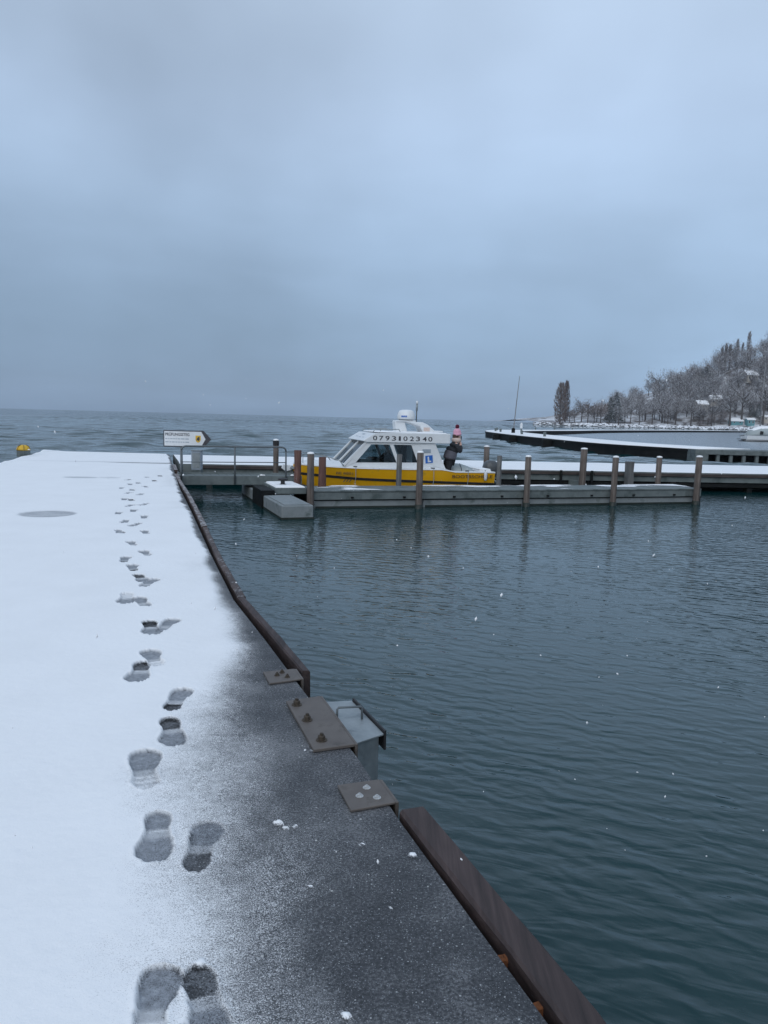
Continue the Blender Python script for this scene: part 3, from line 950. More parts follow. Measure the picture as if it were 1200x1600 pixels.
def build_pier():
    t = empty('pier', (0, 0, 0))
    ang = math.atan2(24.9 - 22.62, 12.38 + 6.05)
    Mx = Matrix.Translation((-6.05, 22.62, 0)) @ Matrix.Rotation(ang, 4, 'Z')
    MB().prism(PF + PB, QUAY - .30, QUAY - .004).build('deck', M['concrete'], t)
    inset = [(-5.6, 23.6), (12.3, 25.9), (42, 29.6), (42, 34.3), (14.9, 29.9), (4.7, 28.5), (-7.2, 27.1)]
    MB().prism(inset, -1.4, QUAY - .30).build('wall', M['wet_concrete'], t)
    # timber walings along the front, piece by piece
    x = .35
    L = 36.2
    r_ = random.Random(5)
    while x < L:
        ln = min(r_.uniform(3.4, 4.4), L - x)
        o = MB().box(0, ln - .03, -.07, -.005, -.125, -.03).build('waling', M['beam_x'], t, bevel=.008)
        o.matrix_local = Mx @ Matrix.Translation((x, 0, QUAY + r_.uniform(-.012, .004)))
        o = MB().box(0, ln - .05, -.05, -.005, -.44, -.32).build('lower_waling', M['wet_concrete'], t, bevel=.008)
        o.matrix_local = Mx @ Matrix.Translation((x, .06, QUAY - .02))
        x += ln
    for x in np.arange(.8, L, 2.45):
        o = MB().box(-.09, .09, 0, .2, -1.9, -.31).build('pile', M['wet_concrete'] if (int(x) % 3) else M['beam_x'], t, bevel=.01)
        o.matrix_local = Mx @ Matrix.Translation((x + r_.uniform(-.1, .1), .05, QUAY))
    # ladder frame and rope-worn block half way along
    for x in (11.6, 12.6):
        o = MB().box(-.035, .035, -.16, -.095, -.95, .02).build('ladder_rail', M['wet_concrete'], t, bevel=.006)
        o.matrix_local = Mx @ Matrix.Translation((x, 0, QUAY))
    o = MB().box(-.2, .2, -.02, .1, -.62, -.30).build('fender_block', M['concrete'], t, bevel=.02)
    o.matrix_local = Mx @ Matrix.Translation((12.1, -.02, QUAY))
    # snow blanket with a soft uneven edge
    nx, ny = 240, 10
    vs, fs = [], []
    for i in range(nx + 1):
        u = i / nx
        f = Vector((np.interp(u, [0, .383, 1], [p[0] for p in PF]), np.interp(u, [0, .383, 1], [p[1] for p in PF]), 0))
        B = PB[::-1]
        g = Vector((np.interp(u, [0, .2475, .455, 1], [p[0] for p in B]), np.interp(u, [0, .2475, .455, 1], [p[1] for p in B]), 0))
        for j in range(ny + 1):
            v = j / ny
            p = f.lerp(g, .006 + v * .988)
            e = min(v, 1 - v) * 5
            z = QUAY + .045 * min(1, e * 3) + .012 * float(fbm(np.array(p.x * .8), np.array(p.y * .8), 3)) if 0 < j < ny else QUAY - .006 + .012 * float(vnoise(np.array(p.x * 1.7), np.array(p.y)))
            if 0 < j < ny:
                z -= .02
            if j == 0:
                z = QUAY - .002
                p = p + Vector((0, .05 * float(vnoise(np.array(p.x * 2.3), np.array(1.0))), 0))
            vs.append((p.x, p.y, z))
    for i in range(nx):
        for j in range(ny):
            a = i * (ny + 1) + j
            fs.append((a, a + ny + 1, a + ny + 2, a + 1))
    o = MB().add(vs, fs).build('snow_cover', M['snow'], t, smooth=True)
    o['kind'] = 'stuff'
    tag(t, 'low concrete pier under smooth snow, dark timber edge, behind the yellow boat', 'pier')
    return t, Mx


pier, PIER_M = build_pier()

# ------------------------------------------------------------------ curved breakwater
def ribbon(path, off):
    out = []
    for k, p in enumerate(path):
        a = path[max(k - 1, 0)]; b_ = path[min(k + 1, len(path) - 1)]
        d = Vector((b_[0] - a[0], b_[1] - a[1], 0)).normalized()
        nrm = Vector((d.y, -d.x, 0))
        out.append((p[0] + nrm.x * off, p[1] + nrm.y * off))
    return out


def resample(path, step):
    out = [path[0]]
    P = [Vector((a, b_, 0)) for a, b_ in path]
    # Catmull-Rom through the points
    for k in range(len(P) - 1):
        p0, p1, p2, p3 = P[max(k - 1, 0)], P[k], P[k + 1], P[min(k + 2, len(P) - 1)]
        n = max(2, int((p2 - p1).length / step))
        for i in range(1, n + 1):
            t = i / n
            q = .5 * ((2 * p1) + (p2 - p0) * t + (2 * p0 - 5 * p1 + 4 * p2 - p3) * t * t + (3 * p1 - p0 - 3 * p2 + p3) * t ** 3)
            out.append((q.x, q.y))
    return out


def build_mole():
    t = empty('breakwater', (0, 0, 0))
    near = MOLE[2:]
    path = resample(near, 2.0)
    lens = np.cumsum([0] + [math.dist(a, b_) for a, b_ in zip(path[:-1], path[1:])])
    top = np.interp(lens, [0, 20, 45, 70, 110, 400], [.72, .74, .72, .70, .56, .52])
    def sweep(name, prof_fn, mat, smooth_=False):
        rings = []
        for k, p in enumerate(path):
            a = path[max(k - 1, 0)]; b_ = path[min(k + 1, len(path) - 1)]
            d = Vector((b_[0] - a[0], b_[1] - a[1], 0)).normalized(); nrm = Vector((d.y, -d.x, 0))
            rings.append([Vector((p[0], p[1], 0)) + nrm * u + Vector((0, 0, z)) for u, z in prof_fn(top[k])])
        return MB().rings(rings).build(name, mat, t, smooth=smooth_)
    sweep('wall', lambda h: [(-.3, -1.4), (-.3, h - .06), (4.2, h - .06), (4.2, -1.4)], M['wet_concrete'])
    sweep('coping', lambda h: [(-.36, h - .16), (-.36, h), (4.26, h), (4.26, h - .16)], M['wet_concrete'])
    o = sweep('snow_cover', lambda h: [(-.34, h + .003), (-.26, h + .05), (1.9, h + .09), (4.16, h + .05), (4.24, h + .003)], M['snow'], True)
    o['kind'] = 'stuff'
    # bollards and fender piles stand along it
    r_ = random.Random(2)
    L = lens[-1]
    for s in (24, 33, 46, 52, 62, 74, 88, 102, 118, 136, 150, 175, 205):
        x = float(np.interp(s, lens, [p[0] for p in path])); y = float(np.interp(s, lens, [p[1] for p in path])); h = float(np.interp(s, lens, top))
        o = MB().lathe([(.12, 0), (.12, .25), (.15, .32), (.15, .40), (.08, .45)], (0, 0, 0), 10).build('bollard', M['concrete'], t, smooth=False)
        o.location = (x + .9, y + .2, h)
    for s in (18, 30, 39):
        x = float(np.interp(s, lens, [p[0] for p in path])); y = float(np.interp(s, lens, [p[1] for p in path])); h = float(np.interp(s, lens, top))
        o = MB().box(-.35, .35, -.35, .35, -1.2, .02).build('fender_pile', M['wet_concrete'], t, bevel=.03)
        o.location = (x - .65, y, h - .05)
    tag(t, 'dark curved breakwater with a snowy top enclosing calm water', 'breakwater')

    # open concrete jetty on columns that carries the breakwater on
    j = empty('jetty', (0, 0, 0))
    a = math.atan2(42.6 - 44.2, 30 - 17.9)
    Mx = Matrix.Translation((17.9, 44.6, 0)) @ Matrix.Rotation(a * .25, 4, 'Z')
    o = MB().box(0, 16, 0, 2.6, .46, .74).build('slab', M['concrete'], j, bevel=.02); o.matrix_local = Mx
    o = MB().box(0, .75, -.05, 2.5, -1.2, .47).build('end_pier', M['concrete'], j, bevel=.02); o.matrix_local = Mx @ Matrix.Translation((.0, 0, -.01))
    for k in range(20):
        o = MB().box(-.09, .09, .06, .26, -1.2, .45).build('column', M['concrete'], j, bevel=.015)
        o.matrix_local = Mx @ Matrix.Translation((1.35 + .74 * k, 0, 0))
    o = MB().box(.76, 16, 1.2, 1.5, -1.2, .45).build('back_wall', M['wet_concrete'], j); o.matrix_local = Mx
    tag(j, 'grey concrete jetty slab on a row of short columns joining the breakwater', 'jetty')

    m = empty('flag_mast', (13.9, 84.6, .74))
    MB().tube([(0, 0, 0), (.2, 0, 3.1), (.42, 0, 6.2)], [.06, .05, .03], 6).build('pole', M['mast'], m)
    MB().lathe([(.2, 0), (.2, .5), (.1, .6)], (0, 0, 0), 8).build('base', M['wet_concrete'], m)
    tag(m, 'tall thin leaning pole on the head of the curved breakwater', 'pole')
    b2 = empty('harbour_light', (14.9, 85.4, .74))
    MB().tube([(0, 0, 0), (0, 0, .55)], .09, 8).build('column', M['concrete'], b2)
    MB().lathe([(.10, .55), (.15, .6), (.15, 1.0), (.08, 1.15), (.01, 1.2)], (0, 0, 0), 10).build('lantern', M['white_gel'], b2)
    tag(b2, 'short white harbour light on the breakwater head beside the thin pole', 'light')


build_mole()

# ------------------------------------------------------------------ mooring posts
def post(name, label, x, y, top, r, mat, snow=True, lean=(0, 0), square=False, cap=None, group='timber mooring posts', flare=False):
    t = empty(name, (x, y, -1.5))
    r_ = random.Random(int(abs(x) * 100 + y * 10))
    H = top + 1.5
    n = 4 if square else 11
    rings = []
    for k in range(9):
        f = k / 8
        z = H * f
        rr = r * (1.06 - .10 * f) * r_.uniform(.97, 1.03)
        if flare and f > .9: rr *= 1.12
        if square: rr *= 1.25
        rings.append([Vector((lean[0] * f * H + rr * math.cos(2 * math.pi * (i + .5) / n + .3) * r_.uniform(.96, 1.04),
                              lean[1] * f * H + rr * math.sin(2 * math.pi * (i + .5) / n + .3) * r_.uniform(.96, 1.04), z)) for i in range(n)])
    MB().rings(rings).build('shaft', mat, t, smooth=not square)
    cx, cy = lean[0] * H, lean[1] * H
    if cap is not None:
        MB().lathe([(r * 1.12, -.10), (r * 1.14, .02), (r * .9, .03), (.01, .032)], (cx, cy, H), 11).build('band', cap, t)
    if snow:
        MB().lathe([(r * .98, .005), (r * 1.03, .02), (r * .8, .045), (.01, .055)], (cx, cy, H + (.03 if cap else 0)), 11).build('snow_cap', M['snow'], t, smooth=True)
    # wet band of algae where the lake laps at it
    MB().tube([(lean[0] * 1.3, lean[1] * 1.3, 1.3), (lean[0] * 1.62, lean[1] * 1.62, 1.6)], r * 1.09, 11).build('algae_band', M['algae'], t, smooth=True)
    return tag(t, label, 'post', group)


FX, FY, FA = -1.60, 17.37, math.atan2(20.76 - 17.37, 8.46 + 1.60)
fdir = Vector((math.cos(FA), math.sin(FA), 0)); fn = Vector((-math.sin(FA), math.cos(FA), 0))


def fin(u, v):
    p = Vector((FX, FY, 0)) + fdir * u + fn * v
    return p.x, p.y


post('mooring_post', 'round brown post standing before the near end of the grey pontoon', -1.66, 17.27, 1.24, .083, M['post'], lean=(-.006, 0))
post('mooring_post', 'shorter dark post right behind the first pontoon post', -1.50, 18.35, 1.13, .095, M['post_red'], snow=False, square=False)
post('mooring_post', 'tall brown post on the pontoon front, before the boat cabin', .80, 17.93, 1.30, .08, M['post'], lean=(.004, 0))
post('mooring_post', 'brown post on the pontoon front just past the boat stern', 3.52, 18.96, 1.22, .078, M['post'])
post('mooring_post', 'brown post on the pontoon front, second from the outer end', 5.86, 19.70, 1.23, .08, M['post'], lean=(.012, 0))
post('mooring_post', 'brown split post at the outer end of the grey pontoon', 8.33, 20.55, 1.26, .085, M['post'], lean=(.015, 0))
post('mooring_post', 'brown post with a black band and snow cap behind the gangway rail', -3.15, 22.15, 1.33, .08, M['post'], cap=M['black'])
post('mooring_post', 'reddish flared post at the bow of the yellow boat', -2.13, 18.7, 1.26, .085, M['post_red'], snow=False, flare=True, lean=(.0, 0))
post('mooring_post', 'slim dark grey post before the boat cabin window', .335, 19.25, 1.20, .07, M['post_grey'], snow=False, lean=(.006, 0))
post('mooring_post', 'round post with a snow cap behind the boat stern', 3.03, 23.1, 1.30, .085, M['post'])
post('mooring_post', 'slim grey post beside the outboard motor', 2.98, 20.1, 1.19, .065, M['post_grey'], snow=False)
post('mooring_post', 'tallest rough post against the snowy pier, with a thick snow cap', 6.03, 23.55, 1.29, .105, M['post'], lean=(.012, 0))
post('mooring_post', 'thick square grey post against the snowy pier', 7.6, 23.95, .94, .115, M['post_grey'], snow=False, square=True)
post('mooring_post', 'plain brown post between pontoon end and pier', 7.82, 22.0, 1.16, .08, M['post'])

# ------------------------------------------------------------------ finger pontoon
def build_pontoon():
    t = empty('pontoon', (FX, FY, 0), FA)
    L, Wd = 10.75, 1.12
    n = 4
    seg = L / n
    for k in range(n):
        MB().box(k * seg + .008, (k + 1) * seg - .008, .06, Wd - .06, -.28, .17).build('float', M['concrete_pale'], t, bevel=.02)
        MB().box(k * seg + .05, (k + 1) * seg - .05, .05, Wd - .05, -.30, .045).build('algae_band', M['algae'], t)
    MB().box(-.02, L + .02, .09, Wd - .09, .17, .205).build('bearer', M['wet_concrete'], t)
    MB().box(0, L, 0, .05, .20, .375).build('fascia', M['concrete'], t, bevel=.006)
    MB().box(0, L, Wd - .05, Wd, .20, .375).build('fascia', M['concrete'], t, bevel=.006)
    x = 0.0
    while x < L - .01:
        w = min(1.34, L - x)
        o = MB().box(0, w - .012, -.02, Wd + .02, 0, .035).build('deck_slab', M['concrete'], t, bevel=.006)
        o.location = (x, 0, .378 + rnd.uniform(-.003, .003))
        x += w
    MB().box(L + .02, L + .10, .1, Wd - .1, -.1, .30).build('end_fender', M['black'], t, bevel=.02)
    for k in range(8):
        MB().box(-.03, .03, -.035, -.003, .23, .27).build('bolt_plate', M['wet_concrete'], t).location = (.9 + k * 1.28, 0, 0)
    # patches of snow left on the deck
    vs, fs = [], []
    nx, ny = 220, 18
    X, Y = np.meshgrid(np.linspace(.03, L - .03, nx), np.linspace(.0, Wd, ny))
    f = fbm(X * .9 + 3, Y * 1.6 + 8, 4) + .12 * smooth(.35, .75, Y / Wd) - .04 + .10 * smooth(5, 8, X)
    cover = smooth(.56, .70, f) * .85
    Z = .415 + .018 * cover
    co = np.stack([X, Y, Z], -1).reshape(-1, 3)
    i = np.arange(nx * ny).reshape(ny, nx)
    q = np.stack([i[:-1, :-1], i[:-1, 1:], i[1:, 1:], i[1:, :-1]], -1).reshape(-1, 4)
    q = q[cover.reshape(-1)[q].max(1) > .02]
    me = bpy.data.meshes.new('snow_patches'); me.from_pydata(co.tolist(), [], q.tolist())
    for nm, arr in (('cover', cover), ('wet', cover * 0)):
        at = me.attributes.new(nm, 'FLOAT', 'POINT'); at.data.foreach_set('value', arr.reshape(-1).astype(np.float32))
    me.materials.append(M['snow_thin'])
    o = link('snow_patches', me, t); o['kind'] = 'stuff'
    tag(t, 'long grey concrete pontoon alongside the yellow boat with patchy snow', 'pontoon')

    # cross float that carries the landing
    a = math.atan2(.222, .626)
    c = empty('cross_float', (-2.064, 15.401, 0), a)
    MB().box(0, .66, 0, 5.1, -.25, .285).build('float', M['concrete_pale'], c, bevel=.02)
    MB().box(-.012, .672, -.012, 5.0, -.3, .04).build('algae_band', M['algae'], c)
    MB().box(.06, .60, .05, 1.85, .287, .30).build('top_plate', M['concrete_pale'], c, bevel=.004)
    tag(c, 'pale concrete float jutting out below the landing block', 'float')

    l = empty('landing_block', (-2.5, 17.45, 0), FA)
    MB().box(.0, .74, 0, 1.5, .30, .445).build('block', M['concrete'], l, bevel=.012)
    MB().box(-.32, -.02, -.1, 1.2, -.1, .40).build('side_frame', M['wet_concrete'], l, bevel=.012)
    MB().box(.76, 1.0, .1, 1.4, .05, .40).build('hinge', M['wet_concrete'], l, bevel=.02)
    o = MB().rings([[Vector((x, y, z)) for x, y in ((.03 + i, .03 + i), (.71 - i, .03 + i), (.71 - i, 1.4 - i), (.03 + i, 1.4 - i))] for i, z in ((0, .447), (.02, .475), (.08, .485))]).build('snow_cover', M['snow'], l, smooth=False)
    o['kind'] = 'stuff'
    MB().lathe([(.09, .0), (.09, .03), (.05, .05), (.05, .12), (.12, .14), (.12, .17), (.02, .19)], (.28, .5, .45), 12).build('mooring_cleat', M['black'], l, smooth=False)
    tag(l, 'snow topped landing block with a black mooring cleat under the gangway', 'landing')


build_pontoon()


# ------------------------------------------------------------------ gangway, sign, cabinet, bollard
def build_gangway():
    a = math.atan2(.9, 2.83)
    t = empty('gangway', (-4.95, 18.47, 0), a)
    L = 3.0
    for y in (0.0, .94):
        MB().box(0, L, y, y + .06, .36, .585).build('side_beam', M['concrete'], t, bevel=.008)
    for k in range(15):
        o = MB().box(0, .188, .065, .935, 0, .03).build('plank', M['concrete'], t, bevel=.004)
        o.location = (.02 + k * .198, 0, .52)
    for k in range(4):
        MB().box(.3 + k * .8, .36 + k * .8, .06, .94, .40, .50).build('cross_bearer', M['rail'], t)
    h = 1.30
    for x in (.05, 1.32, 2.58):
        MB().tube([(x, -.03, .38), (x, -.03, h - (.0 if x == 1.32 else .10))], .022, 8).build('rail_post', M['rail'], t, smooth=True)
    pts = [(.05, -.03, h - .10)] + [(.05 + .10 * (1 - math.cos(q)), -.03, h - .10 + .10 * math.sin(q)) for q in (R(30), R(60), R(90))]
    pts += [(2.58 - .10 * (1 - math.cos(q)), -.03, h - .10 + .10 * math.sin(q)) for q in (R(90), R(60), R(30))] + [(2.58, -.03, h - .10)]
    MB().tube(pts, .022, 8).build('handrail', M['rail'], t, smooth=True)
    MB().tube([(.05, -.03, .92), (2.58, -.03, .92)], .012, 6).build('mid_rail', M['rail'], t, smooth=True)
    for (x, y, s) in ((1.98, .06, .05), (2.05, .1, .035), (2.75, .04, .05)):
        o = MB().lathe([(s, 0), (s * .8, s * .5), (.005, s * .7)], (0, 0, 0), 7).build('snow_lump', M['snow'], t, smooth=True)
        o.location = (x, y - .03, .587); o['kind'] = 'stuff'
    tag(t, 'short grey steel gangway with a tubular handrail from quay to pontoon', 'gangway')


build_gangway()


def text_mesh(body, size, bold=0.0, extrude=.0015, spacing=1.0, align='LEFT'):
    cu = bpy.data.curves.new('lettering', 'FONT')
    cu.body = body; cu.size = size; cu.extrude = extrude; cu.offset = bold; cu.space_character = spacing
    cu.align_x = align; cu.align_y = 'BOTTOM_BASELINE'; cu.resolution_u = 3
    o = bpy.data.objects.new('lettering_tmp', cu); col.objects.link(o)
    dg = bpy.context.evaluated_depsgraph_get(); dg.update()
    me = bpy.data.meshes.new_from_object(o.evaluated_get(dg))
    bpy.data.objects.remove(o); bpy.data.curves.remove(cu)
    me.materials.clear()
    return me


def put_text(body, size, mat, parent, loc, rot, fit=None, **kw):
    me = text_mesh(body, size, **kw)
    xs_ = [v.co.x for v in me.vertices]
    w = max(xs_) - min(xs_); x0 = min(xs_)
    s = (fit / w) if fit else 1.0
    for v in me.vertices:
        v.co.x = (v.co.x - x0) * s
    me.materials.append(mat)
    o = link('lettering', me, parent)
    o.location = loc; o.rotation_euler = rot
    return o


def build_sign():
    t = empty('direction_sign', (-5.1, 19.25, QUAY))
    V = (R(90), 0, 0)
    MB().tube([(0, 0, -.02), (0, 0, .70)], .035, 8).build('pole', M['steel'], t, smooth=True)
    x0, x1, xt = -.43, .57, .76
    z0, z1 = .645, 1.055
    zm = (z0 + z1) / 2
    MB().prism([(x0, z0), (x1, z0), (xt, zm), (x1, z1), (x0, z1)], -.062, -.04, axis='y').build('board', M['ink'], t, bevel=.003)
    MB().prism([(x0 + .025, z0 + .025), (x1 - .055, z0 + .025), (x1 + .05, zm), (x1 - .055, z1 - .025), (x0 + .025, z1 - .025)], -.068, -.0625, axis='y').build('face', M['sign_white'], t)
    put_text('PRÜFUNGSSTEG', .10, M['ink'], t, (x0 + .05, -.0685, z1 - .135), V, fit=.60, bold=.002)
    # the two smaller lines can be made out only as rows of print
    r_ = random.Random(4)
    for z, w in ((zm - .005, .60), (zm - .085, .60)):
        x = x0 + .05
        while x < x0 + .05 + w - .03:
            ln = r_.uniform(.03, .10)
            ln = min(ln, x0 + .05 + w - x)
            MB().box(x, x + ln, -.0695, -.0685, z - .012, z + .012).build('print_line', M['grey_plate'], t)
            x += ln + .018
    # small yellow shield with a dark figure
    sx, sz = x1 - .135, zm
    sh = [(-.065, .085), (.065, .085), (.065, -.02), (.045, -.065), (0, -.09), (-.045, -.065), (-.065, -.02)]
    MB().prism([(sx + a, sz + b_) for a, b_ in sh], -.072, -.0685, axis='y').build('shield', M['cap_yellow'], t)
    MB().prism([(sx + a, sz + b_) for a, b_ in ((-.045, -.05), (-.02, -.02), (.0, -.055), (.025, -.03), (.045, .0), (.03, .04), (.045, .06), (.0, .05), (-.03, .015))], -.0745, -.0725, axis='y').build('shield_figure', M['ink'], t)
    tag(t, 'white arrow sign with dark border and yellow shield above the gangway', 'sign')
    c = empty('power_cabinet', (-4.98, 20.35, QUAY))
    MB().box(-.13, .13, -.1, .1, 0, .50).build('housing', M['grey_plate'], c, bevel=.012)
    MB().box(-.14, .14, -.11, .11, .502, .525).build('lid', M['steel'], c, bevel=.006)
    MB().box(-.10, .10, -.106, -.1, .05, .45).build('door', M['steel'], c, bevel=.004)
    MB().box(-.13, .13, -.14, .12, -.30, -.003).build('bracket', M['concrete'], c, bevel=.004)
    tag(c, 'small grey power cabinet behind the gangway rail, under the arrow sign', 'cabinet')
    b = empty('bollard', (-11.30, 24.35, QUAY))
    b.location.x = -11.45
    MB().lathe([(.20, -.02), (.20, .16), (.19, .18), (.01, .18)], (0, 0, 0), 18).build('drum', M['concrete'], b, smooth=False)
    mb = MB()
    mb.lathe([(.205, .183), (.205, .22), (.17, .30), (.09, .345), (.01, .355)], (0, 0, 0), 18)
    mb.build('cap', M['cap_yellow'], b, smooth=True)
    for k in range(6):
        q = 2 * math.pi * k / 6
        pts = [(.21 * math.cos(q), .21 * math.sin(q), .20), (.178 * math.cos(q), .178 * math.sin(q), .305), (.095 * math.cos(q), .095 * math.sin(q), .352)]
        MB().tube(pts, .008, 5).build('rib', M['faded_ink'], b)
    MB().lathe([(.05, 0), (.04, .02), (.01, .03)], (.19, -.05, .20), 7).build('snow_lump', M['snow'], b, smooth=True)['kind'] = 'stuff'
    tag(b, 'squat grey bollard with a domed yellow cap at the snowy quay edge', 'bollard')


build_sign()


# ------------------------------------------------------------------ the yellow boat
TH = R(14)
ax = Vector((math.cos(TH), math.sin(TH), 0)); nb = Vector((-math.sin(TH), math.cos(TH), 0))
BO = Vector((-1.63, 19.55, 0)) + nb * 1.1


def build_boat():
    t = empty('motor_boat', (BO.x, BO.y, 0), TH)
    U0, U1 = -.57, 4.76
    us = list(np.linspace(U0, U0 + 1.2, 13)) + list(np.linspace(U0 + 1.3, U1, 22))
    gun = lambda u: float(np.interp(u, [-.57, 0, 1, 2.3, 3.38, 3.46, 4.76], [.83, .81, .785, .772, .772, .71, .70]))
    st_t = lambda u: float(np.interp(u, [-.57, 0, 1, 2.35, 4.76], [.625, .595, .535, .493, .418]))
    def half(u, z_frac):
        q = (u - U0) / (U1 - U0)
        fore = min(1.0, q / .46)
        full = 1.1 * (1 - (1 - fore) ** 2.1) ** .62
        fine = 1.1 * (1 - (1 - fore) ** 1.55) ** .95
        b_ = fine * .86 + (full - fine * .86) * z_frac
        return b_ * (1 - .05 * max(0, q - .7) / .3)
    stem = lambda u, zf: u                                   # plumb stem is near enough at this size
    def section(u):
        g, s1 = gun(u), st_t(u)
        s0 = s1 - .07
        q = (u - U0) / (U1 - U0)
        keel = -.30 + .45 * max(0, 1 - q / .25) ** 2
        ch = -.02 + .22 * max(0, 1 - q / .4) ** 1.5
        return dict(keel=(0, keel), chine=(half(u, .0) * .93, ch), s0=(half(u, .55), s0), s1=(half(u, .62), s1), g=(half(u, 1.0), g))
    def band(name, a, b_, mat, out=0.0):
        for sgn in (-1, 1):
            pass
        mb = MB()
        for sgn in (-1, 1):
            rings = []
            for u in us:
                s = section(u)
                rings.append([Vector((u, sgn * (s[k][0] + out), s[k][1])) for k in (a, b_)])
            mb.rings(rings, cap=False, closed=False)
        return mb.build(name, mat, t, smooth=True)
    band('hull_bottom', 'keel', 'chine', M['yellow'])
    band('hull_lower_side', 'chine', 's0', M['yellow'])
    band('hull_topside', 's1', 'g', M['yellow'])
    # black rubbing strake stands proud
    mb = MB()
    for sgn in (-1, 1):
        rings = []
        for u in us:
            s = section(u); o_ = .022
            rings.append([Vector((u, sgn * s['s0'][0], s['s0'][1])), Vector((u, sgn * (s['s0'][0] + o_), s['s0'][1] + .006)),
                          Vector((u, sgn * (s['s1'][0] + o_), s['s1'][1] - .006)), Vector((u, sgn * s['s1'][0], s['s1'][1]))])
        mb.rings(rings, cap=True, closed=True)
    mb.build('rubbing_strake', M['black'], t, smooth=False)
    # transom
    s = section(U1)
    pts = [(-s[k][0], s[k][1]) for k in ('g', 's1', 's0', 'chine')] + [(0, s['keel'][1])] + [(s[k][0], s[k][1]) for k in ('chine', 's0', 's1', 'g')]
    MB().add([(U1, a, b_) for a, b_ in pts], [list(range(len(pts)))]).build('transom', M['yellow'], t)
    # white gunwale capping and foredeck
    mb = MB()
    for sgn in (-1, 1):
        rings = []
        for u in us:
            b_, g = half(u, 1.0), gun(u)
            w = min(.17, b_ * .8)
            rings.append([Vector((u, sgn * (b_ + .012), g - .012)), Vector((u, sgn * (b_ + .006), g + .018)), Vector((u, sgn * (b_ - w), g + .022)), Vector((u, sgn * (b_ - w), g - .02))])
        mb.rings(rings, cap=True)
    mb.build('gunwale', M['white_gel'], t)
    rings = []
    fu = [u for u in us if u <= .72] + [.8]
    for u in fu:
        b_, g = half(u, 1.0) - .03, gun(u) + .02
        crown = .10 * min(1, b_ / .6)
        rings.append([Vector((u, b_ * f, g + crown * (1 - f * f))) for f in (-1, -.7, -.35, 0, .35, .7, 1)])
    MB().rings(rings, cap=False, closed=False).build('foredeck', M['white_gel'], t, smooth=True)
    rings = []
    for u in (.78, 1.5, 2.4, 3.4):
        b_, g = half(u, 1.0) - .03, gun(u) + .015
        rings.append([Vector((u, b_ * f, g)) for f in (-1, -.84)])
        rings[-1] = rings[-1]
    mb = MB()
    for sgn in (-1, 1):
        rr = [[Vector((u, sgn * (half(u, 1.0) - .03), gun(u) + .02)), Vector((u, sgn * .86, gun(u) + .035))] for u in (.78, 1.5, 2.4, 3.4)]
        mb.rings(rr, cap=False, closed=False)
    mb.build('side_deck', M['white_gel'], t)
    # cabin floor and cockpit sole
    MB().box(.7, 4.6, -.86, .86, .20, .24).build('sole', M['interior'], t)
    # cockpit side liners
    for sgn in (-1, 1):
        MB().prism([(3.30, .24), (4.6, .24), (4.6, .68), (3.46, .68), (3.30, .76)], sgn * .90 - .02, sgn * .90 + .02, axis='y').build('cockpit_liner', M['white_gel'], t)
    # cabin sides: pillars round the window opening
    fr_prof = {'front_pillar': [(.64, .80), (.93, .93), (1.33, 1.40), (1.21, 1.44)],
               'top_rail': [(1.21, 1.444), (1.334, 1.404), (2.41, 1.404), (3.07, 1.45)],
               'rear_panel': [(3.07, 1.446), (2.414, 1.40), (2.60, .945), (3.38, .78)],
               'lower_panel': [(.64, .796), (3.376, .776), (2.60, .941), (.932, .926)]}
    for sgn in (-1, 1):
        y0 = sgn * .93
        for nm, pr in fr_prof.items():
            MB().prism(pr, y0 - .02, y0 + .02, axis='y').build(nm, M['white_gel'], t)
        MB().prism([(1.83, 1.402), (1.93, 1.402), (2.10, .945), (2.02, .945)], y0 - .014, y0 + .014, axis='y').build('window_strut', M['white_gel'], t)
        MB().prism([(.945, .945), (1.335, 1.398), (1.825, 1.398), (2.015, .945)], y0 - .004, y0 + .004, axis='y').build('side_window', M['glass'], t)
        MB().prism([(1.935, 1.398), (2.405, 1.398), (2.59, .95), (2.105, .945)], y0 - .004, y0 + .004, axis='y').build('side_window', M['glass'], t)
    # windscreen: lower coaming, pillars, two panes
    A, B = Vector((.62, 0, .845)), Vector((1.215, 0, 1.46))
    def on(v, f, off=0.0):
        p = A.lerp(B, f); d = (B - A).normalized(); nrm = Vector((-d.z, 0, d.x))
        return Vector((p.x, v, p.z)) + nrm * off
    def slab(name, v0, v1, f0, f1, mat, th=.016):
        q = [on(v0, f0, th), on(v1, f0, th), on(v1, f1, th), on(v0, f1, th), on(v0, f0, -th), on(v1, f0, -th), on(v1, f1, -th), on(v0, f1, -th)]
        MB().add(q, [(0, 1, 2, 3), (7, 6, 5, 4), (0, 4, 5, 1), (1, 5, 6, 2), (2, 6, 7, 3), (3, 7, 4, 0)]).build(name, mat, t)
    slab('windscreen_pillar', -.95, -.86, 0, 1, M['white_gel'], .03)
    slab('windscreen_pillar', .86, .95, 0, 1, M['white_gel'], .03)
    slab('windscreen_mullion', -.045, .045, 0, 1, M['white_gel'], .028)
    slab('windscreen_pane', -.855, -.05, .07, .98, M['glass'], .004)
    slab('windscreen_pane', .05, .855, .07, .98, M['glass'], .004)
    slab('windscreen_sill', -.855, -.05, 0, .065, M['white_gel'], .02)
    slab('windscreen_sill', .05, .855, 0, .065, M['white_gel'], .02)
    for v in (-.5, .3):
        MB().tube([on(v, .05, .03), on(v + .12, .35, .03), on(v + .22, .62, .024)], .008, 5).build('wiper', M['black'], t)
    MB().box(.66, 1.15, -.85, .85, .78, .86).build('dashboard', M['interior'], t, bevel=.02)
    MB().box(1.15, 1.3, .1, .7, .5, .98).build('helm_console', M['interior'], t, bevel=.03)
